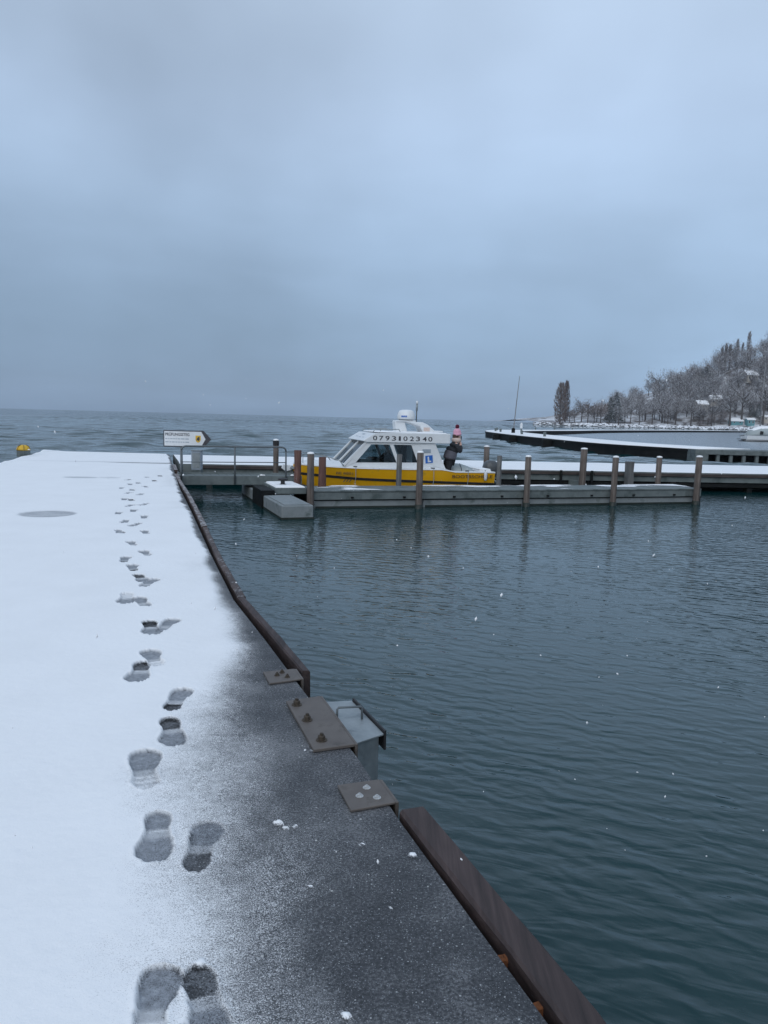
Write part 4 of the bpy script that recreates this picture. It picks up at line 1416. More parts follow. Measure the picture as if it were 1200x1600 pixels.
    MB().box(1.9, 2.3, -.2, .3, .24, .66).build('helm_seat', M['interior'], t, bevel=.05)
    MB().box(2.22, 2.34, -.2, .3, .66, 1.05).build('seat_back', M['interior'], t, bevel=.04)
    MB().box(2.62, 2.66, -.9, -.35, .24, 1.42).build('rear_bulkhead', M['interior'], t)
    MB().box(2.62, 2.66, .40, .9, .24, 1.42).build('rear_bulkhead', M['interior'], t)
    # roof with sloping visor
    prof = [(1.09, 1.495), (1.41, 1.69), (2.3, 1.712), (3.47, 1.715), (3.47, 1.455), (1.2, 1.455)]
    rf = MB().prism(prof, -1.0, 1.0, axis='y').build('roof', M['white_gel'], t, bevel=.012)
    # lettering on the roof side: one digit after another, as on the boat
    V = (R(90), 0, 0)
    for ch, u in zip('0793102340', (1.36, 1.525, 1.69, 1.865, 2.05, 2.175, 2.35, 2.515, 2.70, 2.855)):
        w = .055 if ch == '1' else .112
        put_text(ch, .165, M['ink'], rf, (u, -1.0035, 1.515 - .006 * (u - 1.36) / 1.5), V, fit=w, bold=.0015)
    for k, (v, w, h_, s_) in enumerate(((-.15, .34, .05, .30), (-.55, .22, .02, .62), (-.2, .26, .02, .64), (.2, .3, .02, .60))):
        p = Vector((1.09, 0, 1.495)).lerp(Vector((1.41, 0, 1.69)), 1 - s_)
        d = Vector((.32, 0, .195)).normalized(); nrm = Vector((-d.z, 0, d.x))
        q = [Vector((p.x, v, p.z)) + nrm * .003, Vector((p.x, v + w, p.z)) + nrm * .003, Vector((p.x, v + w, p.z)) + d * h_ + nrm * .003, Vector((p.x, v, p.z)) + d * h_ + nrm * .003]
        MB().add(q, [(0, 1, 2, 3)]).build('visor_print', M['grey_plate'], rf)
    o = MB().rings([[Vector((1.5 + i, -.9 + i, z)), Vector((3.4 - i, -.9 + i, z)), Vector((3.4 - i, .9 - i, z)), Vector((1.5 + i, .9 - i, z))] for i, z in ((0, 1.716), (.03, 1.732), (.1, 1.738))]).build('roof_snow', M['snow'], rf)
    o['kind'] = 'stuff'
    for v in (-.62, .78):
        MB().tube([(1.62, v, 1.70), (1.66, v, 1.79), (2.15, v, 1.80), (2.2, v, 1.71)], .014, 6).build('roof_rail', M['steel'], rf, smooth=True)
        MB().tube([(1.45, v * .95, 1.715), (1.5, v * .95, 1.775), (1.66, v, 1.79)], .011, 6).build('roof_rail', M['steel'], rf, smooth=True)
    # radar arch: forward leg, platform and raked rear arm
    ar = empty('radar_arch'); ar.parent = t
    MB().prism([(2.20, 1.715), (2.52, 1.715), (2.44, 1.97), (2.46, 2.0), (2.17, 2.03), (2.16, 1.99)], -.16, .16, axis='y').build('front_leg', M['white_gel'], ar, bevel=.02)
    MB().prism([(2.46, 2.0), (2.9, 2.0), (3.06, 1.93), (3.27, 1.76), (3.25, 1.716), (2.93, 1.716), (2.84, 1.88), (2.62, 1.955)], -.30, .30, axis='y').build('rear_arm', M['white_gel'], ar, bevel=.02)
    MB().box(3.2, 3.47, -.35, .35, 1.74, 1.775).build('arch_foot', M['white_gel'], ar, bevel=.01)
    MB().box(2.93, 3.10, -.306, -.3005, 1.76, 1.86).build('arch_sticker', M['scarf'], ar)
    MB().box(2.18, 2.74, -.2, .2, 2.003, 2.04).build('platform', M['white_gel'], ar, bevel=.01)
    MB().lathe([(.20, 2.042), (.20, 2.06)], (2.51, 0, 0), 20).build('radar_base', M['black'], ar)
    rd = MB().lathe([(.225, 2.062), (.245, 2.10), (.24, 2.17), (.225, 2.24), (.19, 2.30), (.12, 2.325), (.01, 2.33)], (2.51, 0, 0), 28).build('radar_dome', M['white_gel'], ar, smooth=True)
    for k in range(3):
        q = R(-132 + k * 13)
        MB().box(-.022, .022, -.004, .004, -.022, .022, M=Matrix.Translation((2.51 + .245 * math.cos(q), .245 * math.sin(q), 2.145)) @ Matrix.Rotation(q + R(90), 4, 'Z')).build('dome_print', M['blue'], rd)
    MB().tube([(2.80, 0, 2.0), (2.805, 0, 2.30)], .018, 8).build('light_mast', M['rail'], ar, smooth=True)
    MB().tube([(2.805, 0, 2.30), (2.81, 0, 2.50)], .028, 10).build('mast_light', M['steel'], ar, smooth=True)
    MB().lathe([(.03, 2.50), (.034, 2.54), (.02, 2.575), (.005, 2.58)], (2.81, 0, 0), 10).build('light_lens', M['white_gel'], ar, smooth=True)
    # learner plate and the small plate above
    lp = MB().prism([(2.80, 1.125), (3.0, 1.145), (3.015, .945), (2.815, .925)], -.962, -.953, axis='y').build('learner_plate', M['blue'], t)
    MB().prism([(2.862, 1.10), (2.90, 1.104), (2.912, .995), (2.965, 1.0), (2.968, .965), (2.874, .955)], -.967, -.9635, axis='y').build('letter_l', M['sign_white'], lp)
    MB().box(2.72, 2.95, -.962, -.953, 1.20, 1.30).build('vent_plate', M['grey_plate'], t, bevel=.006)
    # hull lettering follows the side
    def hull_text(body, u0, u1, z0, size, mat, zf=.82):
        yb = [half(u, zf) for u in (u0, u1)]
        a = math.atan2(-(yb[1] - yb[0]), u1 - u0)
        put_text(body, size, mat, t, (u0, -(yb[0] + .030), z0), (R(90), 0, a), fit=math.hypot(u1 - u0, yb[1] - yb[0]), bold=.001)
    hull_text('BOOTSSCHULE', 3.53, 4.68, .555, .11, M['faded_ink'])
    hull_text('BE 8801', .44, .86, .615, .085, M['faded_ink'], .9)
    hull_text('///', .62, .84, .415, .09, M['ink'], .62)
    # stern: canvas cover over the cockpit seats, locker, fender ropes, bathing platform
    rings = []
    for u, h_, w in ((3.50, .70, .55), (3.56, .83, .66), (3.8, .885, .72), (4.1, .875, .74), (4.28, .82, .72), (4.33, .72, .70)):
        rings.append([Vector((u, w * math.cos(q), .45 + (h_ - .45) * max(0, math.sin(q)) ** .45)) for q in np.linspace(0, math.pi, 13)])
    MB().rings(rings, cap=True, closed=True).build('cockpit_cover', M['canvas'], t, smooth=True)
    MB().tube([(3.92, -.76, .66), (3.90, -.72, .80), (3.94, -.5, .885), (4.0, -.3, .89)], .010, 5).build('cover_strap', M['black'], t)
    MB().box(4.36, 4.72, -.9, .9, .5, .755).build('stern_locker', M['white_gel'], t, bevel=.03)
    MB().box(4.38, 4.70, -.86, .86, .757, .785).build('locker_snow', M['snow'], t, bevel=.012)['kind'] = 'stuff'
    fd = MB().lathe([(.01, 0), (.035, .02), (.045, .08), (.045, .18), (.035, .24), (.012, .26)], (0, 0, 0), 12).build('fender', M['sign_white'], t, smooth=True)
    fd.location = (4.46, -1.11, .48)
    MB().tube([(0, 0, .25), (.0, .05, .285)], .010, 5).build('fender_line', M['ink'], fd)
    for u in (.92, 3.0, 3.97):
        MB().tube([(u, -half(u, 1.0) - .012, gun(u) + .03), (u + .01, -half(u, .8) - .04, .52), (u, -half(u, .55) - .05, .36)], .008, 5).build('fender_rope', M['grey_plate'], t)
        MB().box(u - .05, u + .05, -half(u, 1.0) + .04, -half(u, 1.0) + .09, gun(u) + .02, gun(u) + .045).build('cleat', M['black'], t, bevel=.006)
    # bow rail, anchor, name plate
    for sgn in (-1, 1):
        MB().tube([(-.42, sgn * .18, 1.06), (-.25, sgn * .45, 1.10), (.1, sgn * .74, 1.08), (.5, sgn * .9, .98), (.62, sgn * .95, .84)], .012, 6).build('bow_rail', M['steel'], t, smooth=True)
        for (u, v, z) in ((-.35, .27, 1.08), (.1, .74, 1.08)):
            MB().tube([(u, sgn * v * .98, gun(u) + .03), (u, sgn * v, z)], .010, 6).build('rail_stanchion', M['steel'], t, smooth=True)
    MB().tube([(-.42, -.18, 1.06), (-.5, 0, 1.05), (-.42, .18, 1.06)], .012, 6).build('bow_rail', M['steel'], t, smooth=True)
    an = empty('anchor', (-.62, 0, .72)); an.parent = t
    MB().box(-.12, .3, -.03, .03, -.02, .03).build('shank', M['steel'], an, bevel=.008)
    for sgn in (-1, 1):
        MB().prism([(-.22, .08), (-.02, .06), (.02, -.06), (-.16, -.10), (-.26, -.02)], sgn * .06 - .02, sgn * .06 + .02, axis='y').build('fluke', M['sign_white'], an, bevel=.008)
    MB().box(-.04, .08, -.12, .12, -.04, .02).build('roller', M['steel'], an, bevel=.01)
    # outboard motor
    ob = empty('outboard_motor', (4.80, 0, 0)); ob.parent = t
    rings = []
    for z, l0, l1, w in ((.52, .06, .40, .15), (.60, .03, .46, .19), (.78, .02, .48, .2), (.90, .05, .44, .18), (.97, .14, .34, .11)):
        rings.append([Vector(((l0 + l1) / 2 + (l1 - l0) / 2 * math.copysign(abs(math.cos(q)) ** .6, math.cos(q)), w * math.copysign(abs(math.sin(q)) ** .6, math.sin(q)), z)) for q in np.linspace(0, 2 * math.pi, 17)[:-1]])
    MB().rings(rings).build('cowl', M['dark_plastic'], ob, smooth=True)
    MB().box(.10, .36, -.08, .08, -.15, .53).build('leg', M['grey_plastic'], ob, bevel=.03)
    MB().box(-.06, .14, -.13, .13, .30, .60).build('bracket', M['grey_plastic'], ob, bevel=.02)
    MB().box(.06, .46, -.11, .11, .36, .40).build('anti_splash_plate', M['grey_plastic'], ob, bevel=.01)
    ob2 = MB().tube([(.2, -.21, .46), (.3, -.2, .40), (.34, -.14, .30)], .03, 7).build('tilt_ram', M['steel'], ob, smooth=True)
    tag(t, 'yellow and white cabin motor boat with a phone number along its roof', 'boat')


build_boat()


# ------------------------------------------------------------------ people
def skin(name, chains, parent, mat, sub=2, loc=(0, 0, 0)):
    """chains: list of [(x,y,z,r), ...]; points that coincide are welded, so branches join"""
    vs, es, rs, key = [], [], [], {}
    for ch in chains:
        prev = None
        for (x, y, z, r) in ch:
            k = (round(x, 4), round(y, 4), round(z, 4))
            if k not in key:
                key[k] = len(vs); vs.append((x, y, z)); rs.append(r)
            i = key[k]
            if prev is not None and prev != i:
                es.append((prev, i))
            prev = i
    me = bpy.data.meshes.new(name)
    me.from_pydata(vs, es, [])
    o = bpy.data.objects.new(name, me); col.objects.link(o)
    md = o.modifiers.new('skin', 'SKIN'); md.use_smooth_shade = True; md.branch_smoothing = .6
    sv = me.skin_vertices[0].data
    for i, r in enumerate(rs):
        sv[i].radius = (r if isinstance(r, tuple) else (r, r)); sv[i].use_root = (i == 0)
    ss = o.modifiers.new('sub', 'SUBSURF'); ss.levels = sub; ss.render_levels = sub
    dg = bpy.context.evaluated_depsgraph_get(); dg.update()
    out = bpy.data.meshes.new_from_object(o.evaluated_get(dg))
    bpy.data.objects.remove(o)
    out.materials.clear(); out.materials.append(mat)
    out.name = name
    q = link(name, out, parent)
    return q


def hand_chain(w, d, s=1.0):
    """wrist point w, direction d: palm and five bent fingers"""
    w = Vector(w); d = Vector(d).normalized()
    side = d.cross(Vector((0, 0, 1)))
    side = side.normalized() if side.length > .1 else Vector((0, 1, 0))
    nrm = side.cross(d)
    out = []
    palm = w + d * .075 * s
    out.append([(*w, .026), (*(w + d * .04), .030), (*palm, .028)])
    for k, (off, ln) in enumerate(((-.03, .065), (-.01, .075), (.01, .072), (.03, .058))):
        b = palm + side * off * s; m = b + d * ln * .5 * s + nrm * -.008; e = b + d * ln * .85 * s + nrm * -.03
        out.append([(*palm, .028), (*b, .011), (*m, .009), (*e, .008)])
    b = w + d * .03 + side * -.03; out.append([(*(w + d * .04), .030), (*b, .012), (*(b + d * .045 - side * .012), .009)])
    return out


def standing_person():
    # standing in the cockpit, turned aft and leaning, both hands lifted to the face
    p = BO + ax * 3.43 + nb * -.66
    t = empty('person', (p.x, p.y, .24), TH)
    t.rotation_euler = (0, R(4.5), TH)
    hip = (.08, 0, .80)
    ch = [[(*hip, .13), (.11, 0, .98, .12), (.16, 0, 1.12, .13), (.19, 0, 1.22, .10), (.20, 0, 1.28, .05), (.215, 0, 1.33, .05)]]
    for s in (-1, 1):
        ch.append([(*hip, .13), (.06, s * .09, .72, .085), (.03, s * .10, .42, .06), (.05, s * .10, .10, .042), (.05, s * .10, .05, .045), (.17, s * .11, .03, .035)])
        el = (.30, s * .19, 1.02); wr = (.335, s * .07, 1.235)
        ch.append([(.19, 0, 1.22, .10), (.19, s * .16, 1.19, .06), (*el, .042), (*wr, .028)])
        ch += hand_chain(wr, (-.1, -s * .12, .35), .9)
    # skull with jaw and nose
    ch.append([(.215, 0, 1.33, .05), (.235, 0, 1.40, .085), (.24, 0, 1.47, .092), (.235, 0, 1.54, .07)])
    ch.append([(.24, 0, 1.47, .092), (.335, 0, 1.43, .018)])
    body = skin('body', ch, t, M['skin'])
    jk = [[(.085, 0, .82, .165), (.11, 0, .95, .158), (.15, 0, 1.10, .162), (.18, 0, 1.20, .13), (.20, 0, 1.265, .075)]]
    low = [[(.068, 0, .76, .185), (.085, 0, .86, .190), (.105, 0, .96, .188), (.125, 0, 1.06, .175)]]
    up = [[(.115, 0, .98, .186), (.135, 0, 1.06, .192), (.155, 0, 1.13, .185), (.18, 0, 1.20, .15), (.20, 0, 1.275, .085)]]
    for s in (-1, 1):
        el = (.31, s * .20, 1.01); wr = (.335, s * .08, 1.205)
        up.append([(.18, 0, 1.20, .15), (.19, s * .17, 1.18, .085), (*el, .066), (*wr, .05)])
    j = skin('jacket', up, t, M['jacket_dark'])
    skin('jacket_hem', low, j, M['jacket_grey'])
    tr = []
    for s in (-1, 1):
        tr.append([(.08, 0, .84, .15), (.06, s * .09, .70, .105), (.03, s * .10, .42, .08), (.05, s * .10, .09, .062)])
    skin('trousers', tr, t, M['trousers'])
    MB().lathe([(.106, 0), (.112, .02), (.112, .05), (.104, .055), (.105, .10), (.085, .155), (.05, .185), (.01, .195)], (.235, 0, 1.455), 18,
               M=Matrix.Translation((.235, 0, 1.455)) @ Matrix.Rotation(R(-12), 4, 'Y') @ Matrix.Translation((-.235, 0, -1.455))).build('hat', M['hat_pink'], t, smooth=True)
    pm = MB()
    r_ = random.Random(3)
    for _ in range(60):
        d = Vector((r_.gauss(0, 1), r_.gauss(0, 1), r_.gauss(0, 1))).normalized()
        pm.tube([Vector((.205, 0, 1.69)), Vector((.205, 0, 1.69)) + d * r_.uniform(.05, .062)], [.02, .012], 5)
    pm.build('pompom', M['pompom'], t)
    MB().lathe([(.09, 0), (.128, .02), (.132, .07), (.118, .11), (.09, .125)], (.222, 0, 1.262), 16).build('scarf', M['scarf'], t, smooth=True)
    hb = MB().lathe([(.05, 1.30), (.08, 1.36), (.090, 1.44), (.090, 1.47)], (.190, 0, 0), 14)
    hb.build('hair', M['hair'], t, smooth=True)
    for s in (-1, 1):
        MB().lathe([(.001, -.008), (.008, 0), (.001, .008)], (.322, s * .032, 1.475), 8).build('eye', M['ink'], t)
    MB().box(.345, .355, -.035, .035, 1.33, 1.45).build('phone', M['ink'], t, bevel=.004)
    tag(t, 'person in pink bobble hat and dark jacket standing at the boat stern', 'person')


standing_person()


def helmsman():
    p = BO + ax * 1.98 + nb * .02
    t = empty('person', (p.x, p.y, .66), TH)
    hip = (.12, 0, .10)
    ch = [[(*hip, .13), (.11, 0, .28, .125), (.07, 0, .45, .13), (.05, 0, .53, .09), (.04, 0, .58, .05), (.02, 0, .62, .05)]]
    for s in (-1, 1):
        ch.append([(*hip, .13), (-.10, s * .11, .10, .085), (-.34, s * .12, .08, .06), (-.36, s * .12, -.30, .045), (-.38, s * .12, -.36, .04), (-.48, s * .12, -.38, .03)])
        wr = (-.42, s * .12, .34)
        ch.append([(.05, 0, .53, .09), (.06, s * .18, .48, .06), (-.12, s * .22, .30, .045), (*wr, .03)])
        ch += hand_chain(wr, (-1, 0, .1), .8)
    ch.append([(.02, 0, .62, .05), (.01, 0, .67, .08), (0, 0, .72, .085), (.01, 0, .76, .06)])
    ch.append([(0, 0, .72, .085), (-.09, 0, .69, .016)])
    skin('body', ch, t, M['skin'])
    jk = [[(.12, 0, .12, .165), (.11, 0, .28, .155), (.07, 0, .45, .16), (.05, 0, .55, .09)]]
    for s in (-1, 1):
        jk.append([(.07, 0, .45, .16), (.06, s * .19, .46, .085), (-.12, s * .23, .29, .065), (-.40, s * .13, .33, .045)])
    skin('jacket', jk, t, M['jacket_dark'])
    tr = []
    for s in (-1, 1):
        tr.append([(.12, 0, .10, .15), (-.10, s * .11, .10, .10), (-.34, s * .12, .08, .075), (-.36, s * .12, -.28, .06)])
    skin('trousers', tr, t, M['trousers'])
    MB().lathe([(.09, 0), (.094, .03), (.08, .07), (.04, .09), (.01, .095)], (.012, 0, .71), 14).build('cap', M['jacket_dark'], t, smooth=True)
    tag(t, 'person in dark clothes seated inside the boat cabin', 'person')


helmsman()

# ------------------------------------------------------------------ sailing boat in the calm basin
def sailboat():
    t = empty('sailing_boat', (56.9, 114.6, 0), R(8))
    rings = []
    for q in np.linspace(0, 1, 16):
        u = -4.2 + 8.4 * q
        b_ = 1.25 * (1 - (1 - min(1, (q + .28) / .65)) ** 2) * (1 - max(0, q - .55) ** 2 * 4.6)
        b_ = max(b_, .05)
        g = .85 + .25 * (q - .3) ** 2
        rings.append([Vector((u, s * b_ * w, z)) for s, w, z in ((-1, 1.0, g), (-1, .92, .3), (-1, .5, -.2), (1, .5, -.2), (1, .92, .3), (1, 1.0, g))])
    MB().rings(rings).build('hull', M['white_gel'], t, smooth=False)
    rings = []
    for u, h_, w in ((-3.9, .95, 1.0), (-3.2, 1.7, 1.1), (-2.0, 2.15, 1.12), (0, 2.25, 1.15), (1.6, 1.9, 1.05), (2.8, 1.3, .7), (3.6, 1.1, .3)):
        rings.append([Vector((u, w * math.cos(q), .9 + (h_ - .9) * math.sin(q))) for q in np.linspace(0, math.pi, 11)])
    MB().rings(rings).build('winter_cover', M['canvas'], t, smooth=True)
    rings = []
    for u, h_, w in ((-3.8, 1.0, .85), (-3.1, 1.74, .95), (-1.9, 2.22, .98), (0, 2.32, 1.0), (1.6, 1.96, .9), (2.7, 1.36, .6)):
        rings.append([Vector((u, w * 1.02 * math.cos(q), .92 + (h_ + .04 - .92) * math.sin(q))) for q in np.linspace(R(25), R(155), 11)])
    o = MB().rings(rings, cap=False, closed=False).build('snow_cover', M['snow'], t, smooth=True); o['kind'] = 'stuff'
    MB().prism([(-2.45, 1.05), (-2.0, 1.05), (-1.95, 1.5), (-2.4, 1.55)], -1.22, -1.1, axis='y').build('cover_opening', M['black'], t)
    MB().tube([(-1.8, 0, .9), (-1.75, 0, 11.5)], [.085, .06], 8).build('mast', M['mast'], t, smooth=True)
    MB().box(-1.4, -.3, -.02, .02, 5.9, 5.94, M=Matrix.Translation((-1.0, 0, 0))).build('spreader', M['mast'], t)
    MB().tube([(-4.9, 0, .75), (-4.15, 0, .85)], .06, 6).build('rudder_head', M['tarp_dark'], t)
    MB().box(-5.0, -4.1, -.6, .6, .28, .36).build('bathing_platform', M['tarp_dark'], t, bevel=.02)
    for s in (-1, 1):
        MB().tube([(-4.3, s * .8, .9), (-4.35, s * .8, 1.55), (-3.6, s * .9, 1.6)], .03, 6).build('pushpit', M['steel'], t)
    MB().box(-4.25, 4.0, -1.3, 1.3, -.02, .10).build('waterline_band', M['black'], t, bevel=.05)
    tag(t, 'sailing boat under a snow covered winter tarp in the calm basin', 'sailboat')


sailboat()

# ------------------------------------------------------------------ wooded shore and hill
SH_X = [60, 104, 112, 130, 200, 300, 460]
SH_Y = [640, 545, 512, 503, 498, 470, 420]


def shore_y(x):
    return np.interp(x, SH_X, SH_Y)


def ridge(x):
    return np.interp(x, [100, 112, 130, 158, 186, 214, 233, 247, 280, 330, 460], [0, 2, 4, 9, 18, 26, 32, 40, 52, 62, 70])


def ground(x, y):
    s = shore_y(x)
    f = np.clip((y - s) / 88.0, 0, 1.6)
    base = 1.1 * smooth(0, 6, y - s) + .9 * smooth(6, 14, y - s)
    return -1.0 * (y < s) + base + ridge(x) * smooth(.06, 1.0, f) + 1.2 * (fbm(x * .07, y * .07, 3) - .5) * smooth(.05, .4, f)


def build_hill():
    xs = np.concatenate([np.arange(107, 300, 3.0), np.arange(300, 470, 10.0)])
    fs = np.concatenate([np.linspace(-3, 20, 14), np.linspace(25, 140, 24), [200, 300]])
    X = np.repeat(xs[None, :], len(fs), 0)
    Y = shore_y(X) + fs[:, None]
    Z = np.where(fs[:, None] < 0, -1.0, ground(X, Y))
    Z = np.where(fs[:, None] > 140, Z * .5, Z)
    co = np.stack([X, Y, Z], -1).reshape(-1, 3)
    ny, nx = X.shape
    i = np.arange(nx * ny).reshape(ny, nx)
    q = np.stack([i[:-1, :-1], i[:-1, 1:], i[1:, 1:], i[1:, :-1]], -1).reshape(-1, 4)
    me = bpy.data.meshes.new('hill'); me.from_pydata(co.tolist(), [], q.tolist())
    me.polygons.foreach_set('use_smooth', [True] * len(me.polygons))
    me.materials.append(M['slope'])
    tag(link('hill', me), 'wooded snowy hillside rising from the lake shore', 'hill', kind='structure')
    # boulders heaped along the shore
    r_ = random.Random(8)
    mb = MB()
    for _ in range(700):
        x = r_.uniform(104, 300); d = r_.uniform(-1.5, 7)
        y = float(shore_y(x)) + d
        s = r_.uniform(.5, 1.5)
        z = .1 + .16 * d + r_.uniform(-.1, .4)
        n = 6
        rings = []
        for zz, rr in ((-.5, .8), (0, 1.05), (.45, .75), (.62, .2)):
            rings.append([Vector((x + s * rr * math.cos(2 * math.pi * k / n) * r_.uniform(.8, 1.2), y + s * rr * math.sin(2 * math.pi * k / n) * r_.uniform(.8, 1.2), z + s * zz)) for k in range(n)])
        mb.rings(rings)
    o = mb.build('boulders', M['rock'])
    tag(o, 'snow capped boulders heaped along the far shore', 'boulders', kind='stuff')


build_hill()


def tri_fan(mb, p, d, w, r_):
    """one thin twig spray: a sliver from p along d"""
    s = d.cross(Vector((r_.gauss(0, 1), r_.gauss(0, 1), r_.gauss(0, 1))))
    if s.length < 1e-6:
        return
    s = s.normalized() * w
    mb.add([p - s, p + s, p + d], [(0, 1, 2)])


def bare_tree(seed, H=13.0, spread=.34, n=800, trunk_f=.28, tw=.10):
    r_ = random.Random(seed)
    tm, cm = MB(), MB()
    lean = Vector((r_.uniform(-.04, .04), r_.uniform(-.04, .04), 1))
    tm.tube([lean * (H * f) for f in (0, .3, .6, .9)], [.030 * H, .022 * H, .013 * H, .004 * H], 6)
    R0 = H * spread
    limbs = []
    for k in range(15):
        f = r_.uniform(trunk_f, .75)
        a = r_.uniform(0, 2 * math.pi)
        b = lean * (H * f)
        ln = R0 * r_.uniform(.7, 1.15) * (1.15 - .6 * abs(f - .45))
        d = Vector((math.cos(a), math.sin(a), r_.uniform(.5, 1.2))).normalized()
        e = b + d * ln; e2 = e + (d + Vector((0, 0, .5))).normalized() * ln * .5
        tm.tube([b, e, e2], [.010 * H, .006 * H, .002 * H], 4)
        limbs += [(b, e), (e, e2)]
    limbs.append((lean * (H * .55), lean * (H * .93)))
    for _ in range(n):
        a, b = r_.choice(limbs)
        p = a.lerp(b, r_.random() ** .7) + Vector((r_.gauss(0, 1), r_.gauss(0, 1), r_.gauss(0, .9))) * R0 * .22
        out = Vector((p.x, p.y, (p.z - H * .5) * .6 + H * .12))
        d = (out.normalized() + Vector((r_.gauss(0, .5), r_.gauss(0, .5), r_.gauss(.15, .5)))).normalized() * r_.uniform(.6, 1.6)
        tri_fan(cm, p, d, tw * r_.uniform(.6, 1.5), r_)
    return tm, cm


def poplar(seed, H=28.0, w=.085, n=1300):
    r_ = random.Random(seed)
    tm, cm = MB(), MB()
    tm.tube([(0, 0, 0), (0, 0, H * .9)], [.02 * H, .004 * H], 6)
    for k in range(26):
        z = H * r_.uniform(.08, .75); a = r_.uniform(0, 6.28)
        tm.tube([(0, 0, z), (math.cos(a) * H * w * .8, math.sin(a) * H * w * .8, z + H * .14)], [.006 * H, .002 * H], 4)
    for _ in range(n):
        f = r_.random() ** .85
        rad = H * w * (.35 + 1.0 * math.sin(math.pi * min(1, (f * .92 + .10))) ** .7) * math.sqrt(r_.random())
        a = r_.uniform(0, 6.28)
        p = Vector((rad * math.cos(a), rad * math.sin(a), H * (.06 + .90 * f)))
        d = Vector((r_.gauss(0, .25) + .25 * math.cos(a), r_.gauss(0, .25) + .25 * math.sin(a), 1)).normalized() * r_.uniform(1.0, 2.4)
        tri_fan(cm, p, d, .17 * r_.uniform(.6, 1.4), r_)
    return tm, cm


def conifer(seed, H=18.0, w=.26, n=1500):
    r_ = random.Random(seed)
    tm, cm = MB(), MB()
    tm.tube([(0, 0, 0), (0, 0, H * .96)], [.016 * H, .003 * H], 6)
    for _ in range(n):
        f = r_.random() ** 1.25
        tier = .82 + .18 * math.cos(f * 60)
        rad = H * w * (1 - f) ** .85 * tier * (.35 + .65 * math.sqrt(r_.random()))
        a = r_.uniform(0, 6.28)
        p = Vector((rad * math.cos(a), rad * math.sin(a), H * (.08 + .90 * f)))
        d = Vector((math.cos(a) + r_.gauss(0, .3), math.sin(a) + r_.gauss(0, .3), r_.gauss(-.25, .3))).normalized() * r_.uniform(.6, 1.5)
        tri_fan(cm, p, d, .26 * r_.uniform(.6, 1.4), r_)
    return tm, cm


def proto(fn, twig, *a, **k):
    tm, cm = fn(*a, **k)
    t = tm.mesh('trunk'); t.materials.append(M['bark'])
    me = bpy.data.meshes.new('crown'); me.from_pydata(cm.v, [], cm.f); me.materials.append(twig)
    return t, me


def place_tree(name, label, pr, x, y, z, s, rz, group):
    t = empty(name, (x, y, z), rz); t.scale = s if isinstance(s, tuple) else (s, s, s)
    link('trunk', pr[0], t); link('crown', pr[1], t)
    return tag(t, label, 'tree', group)


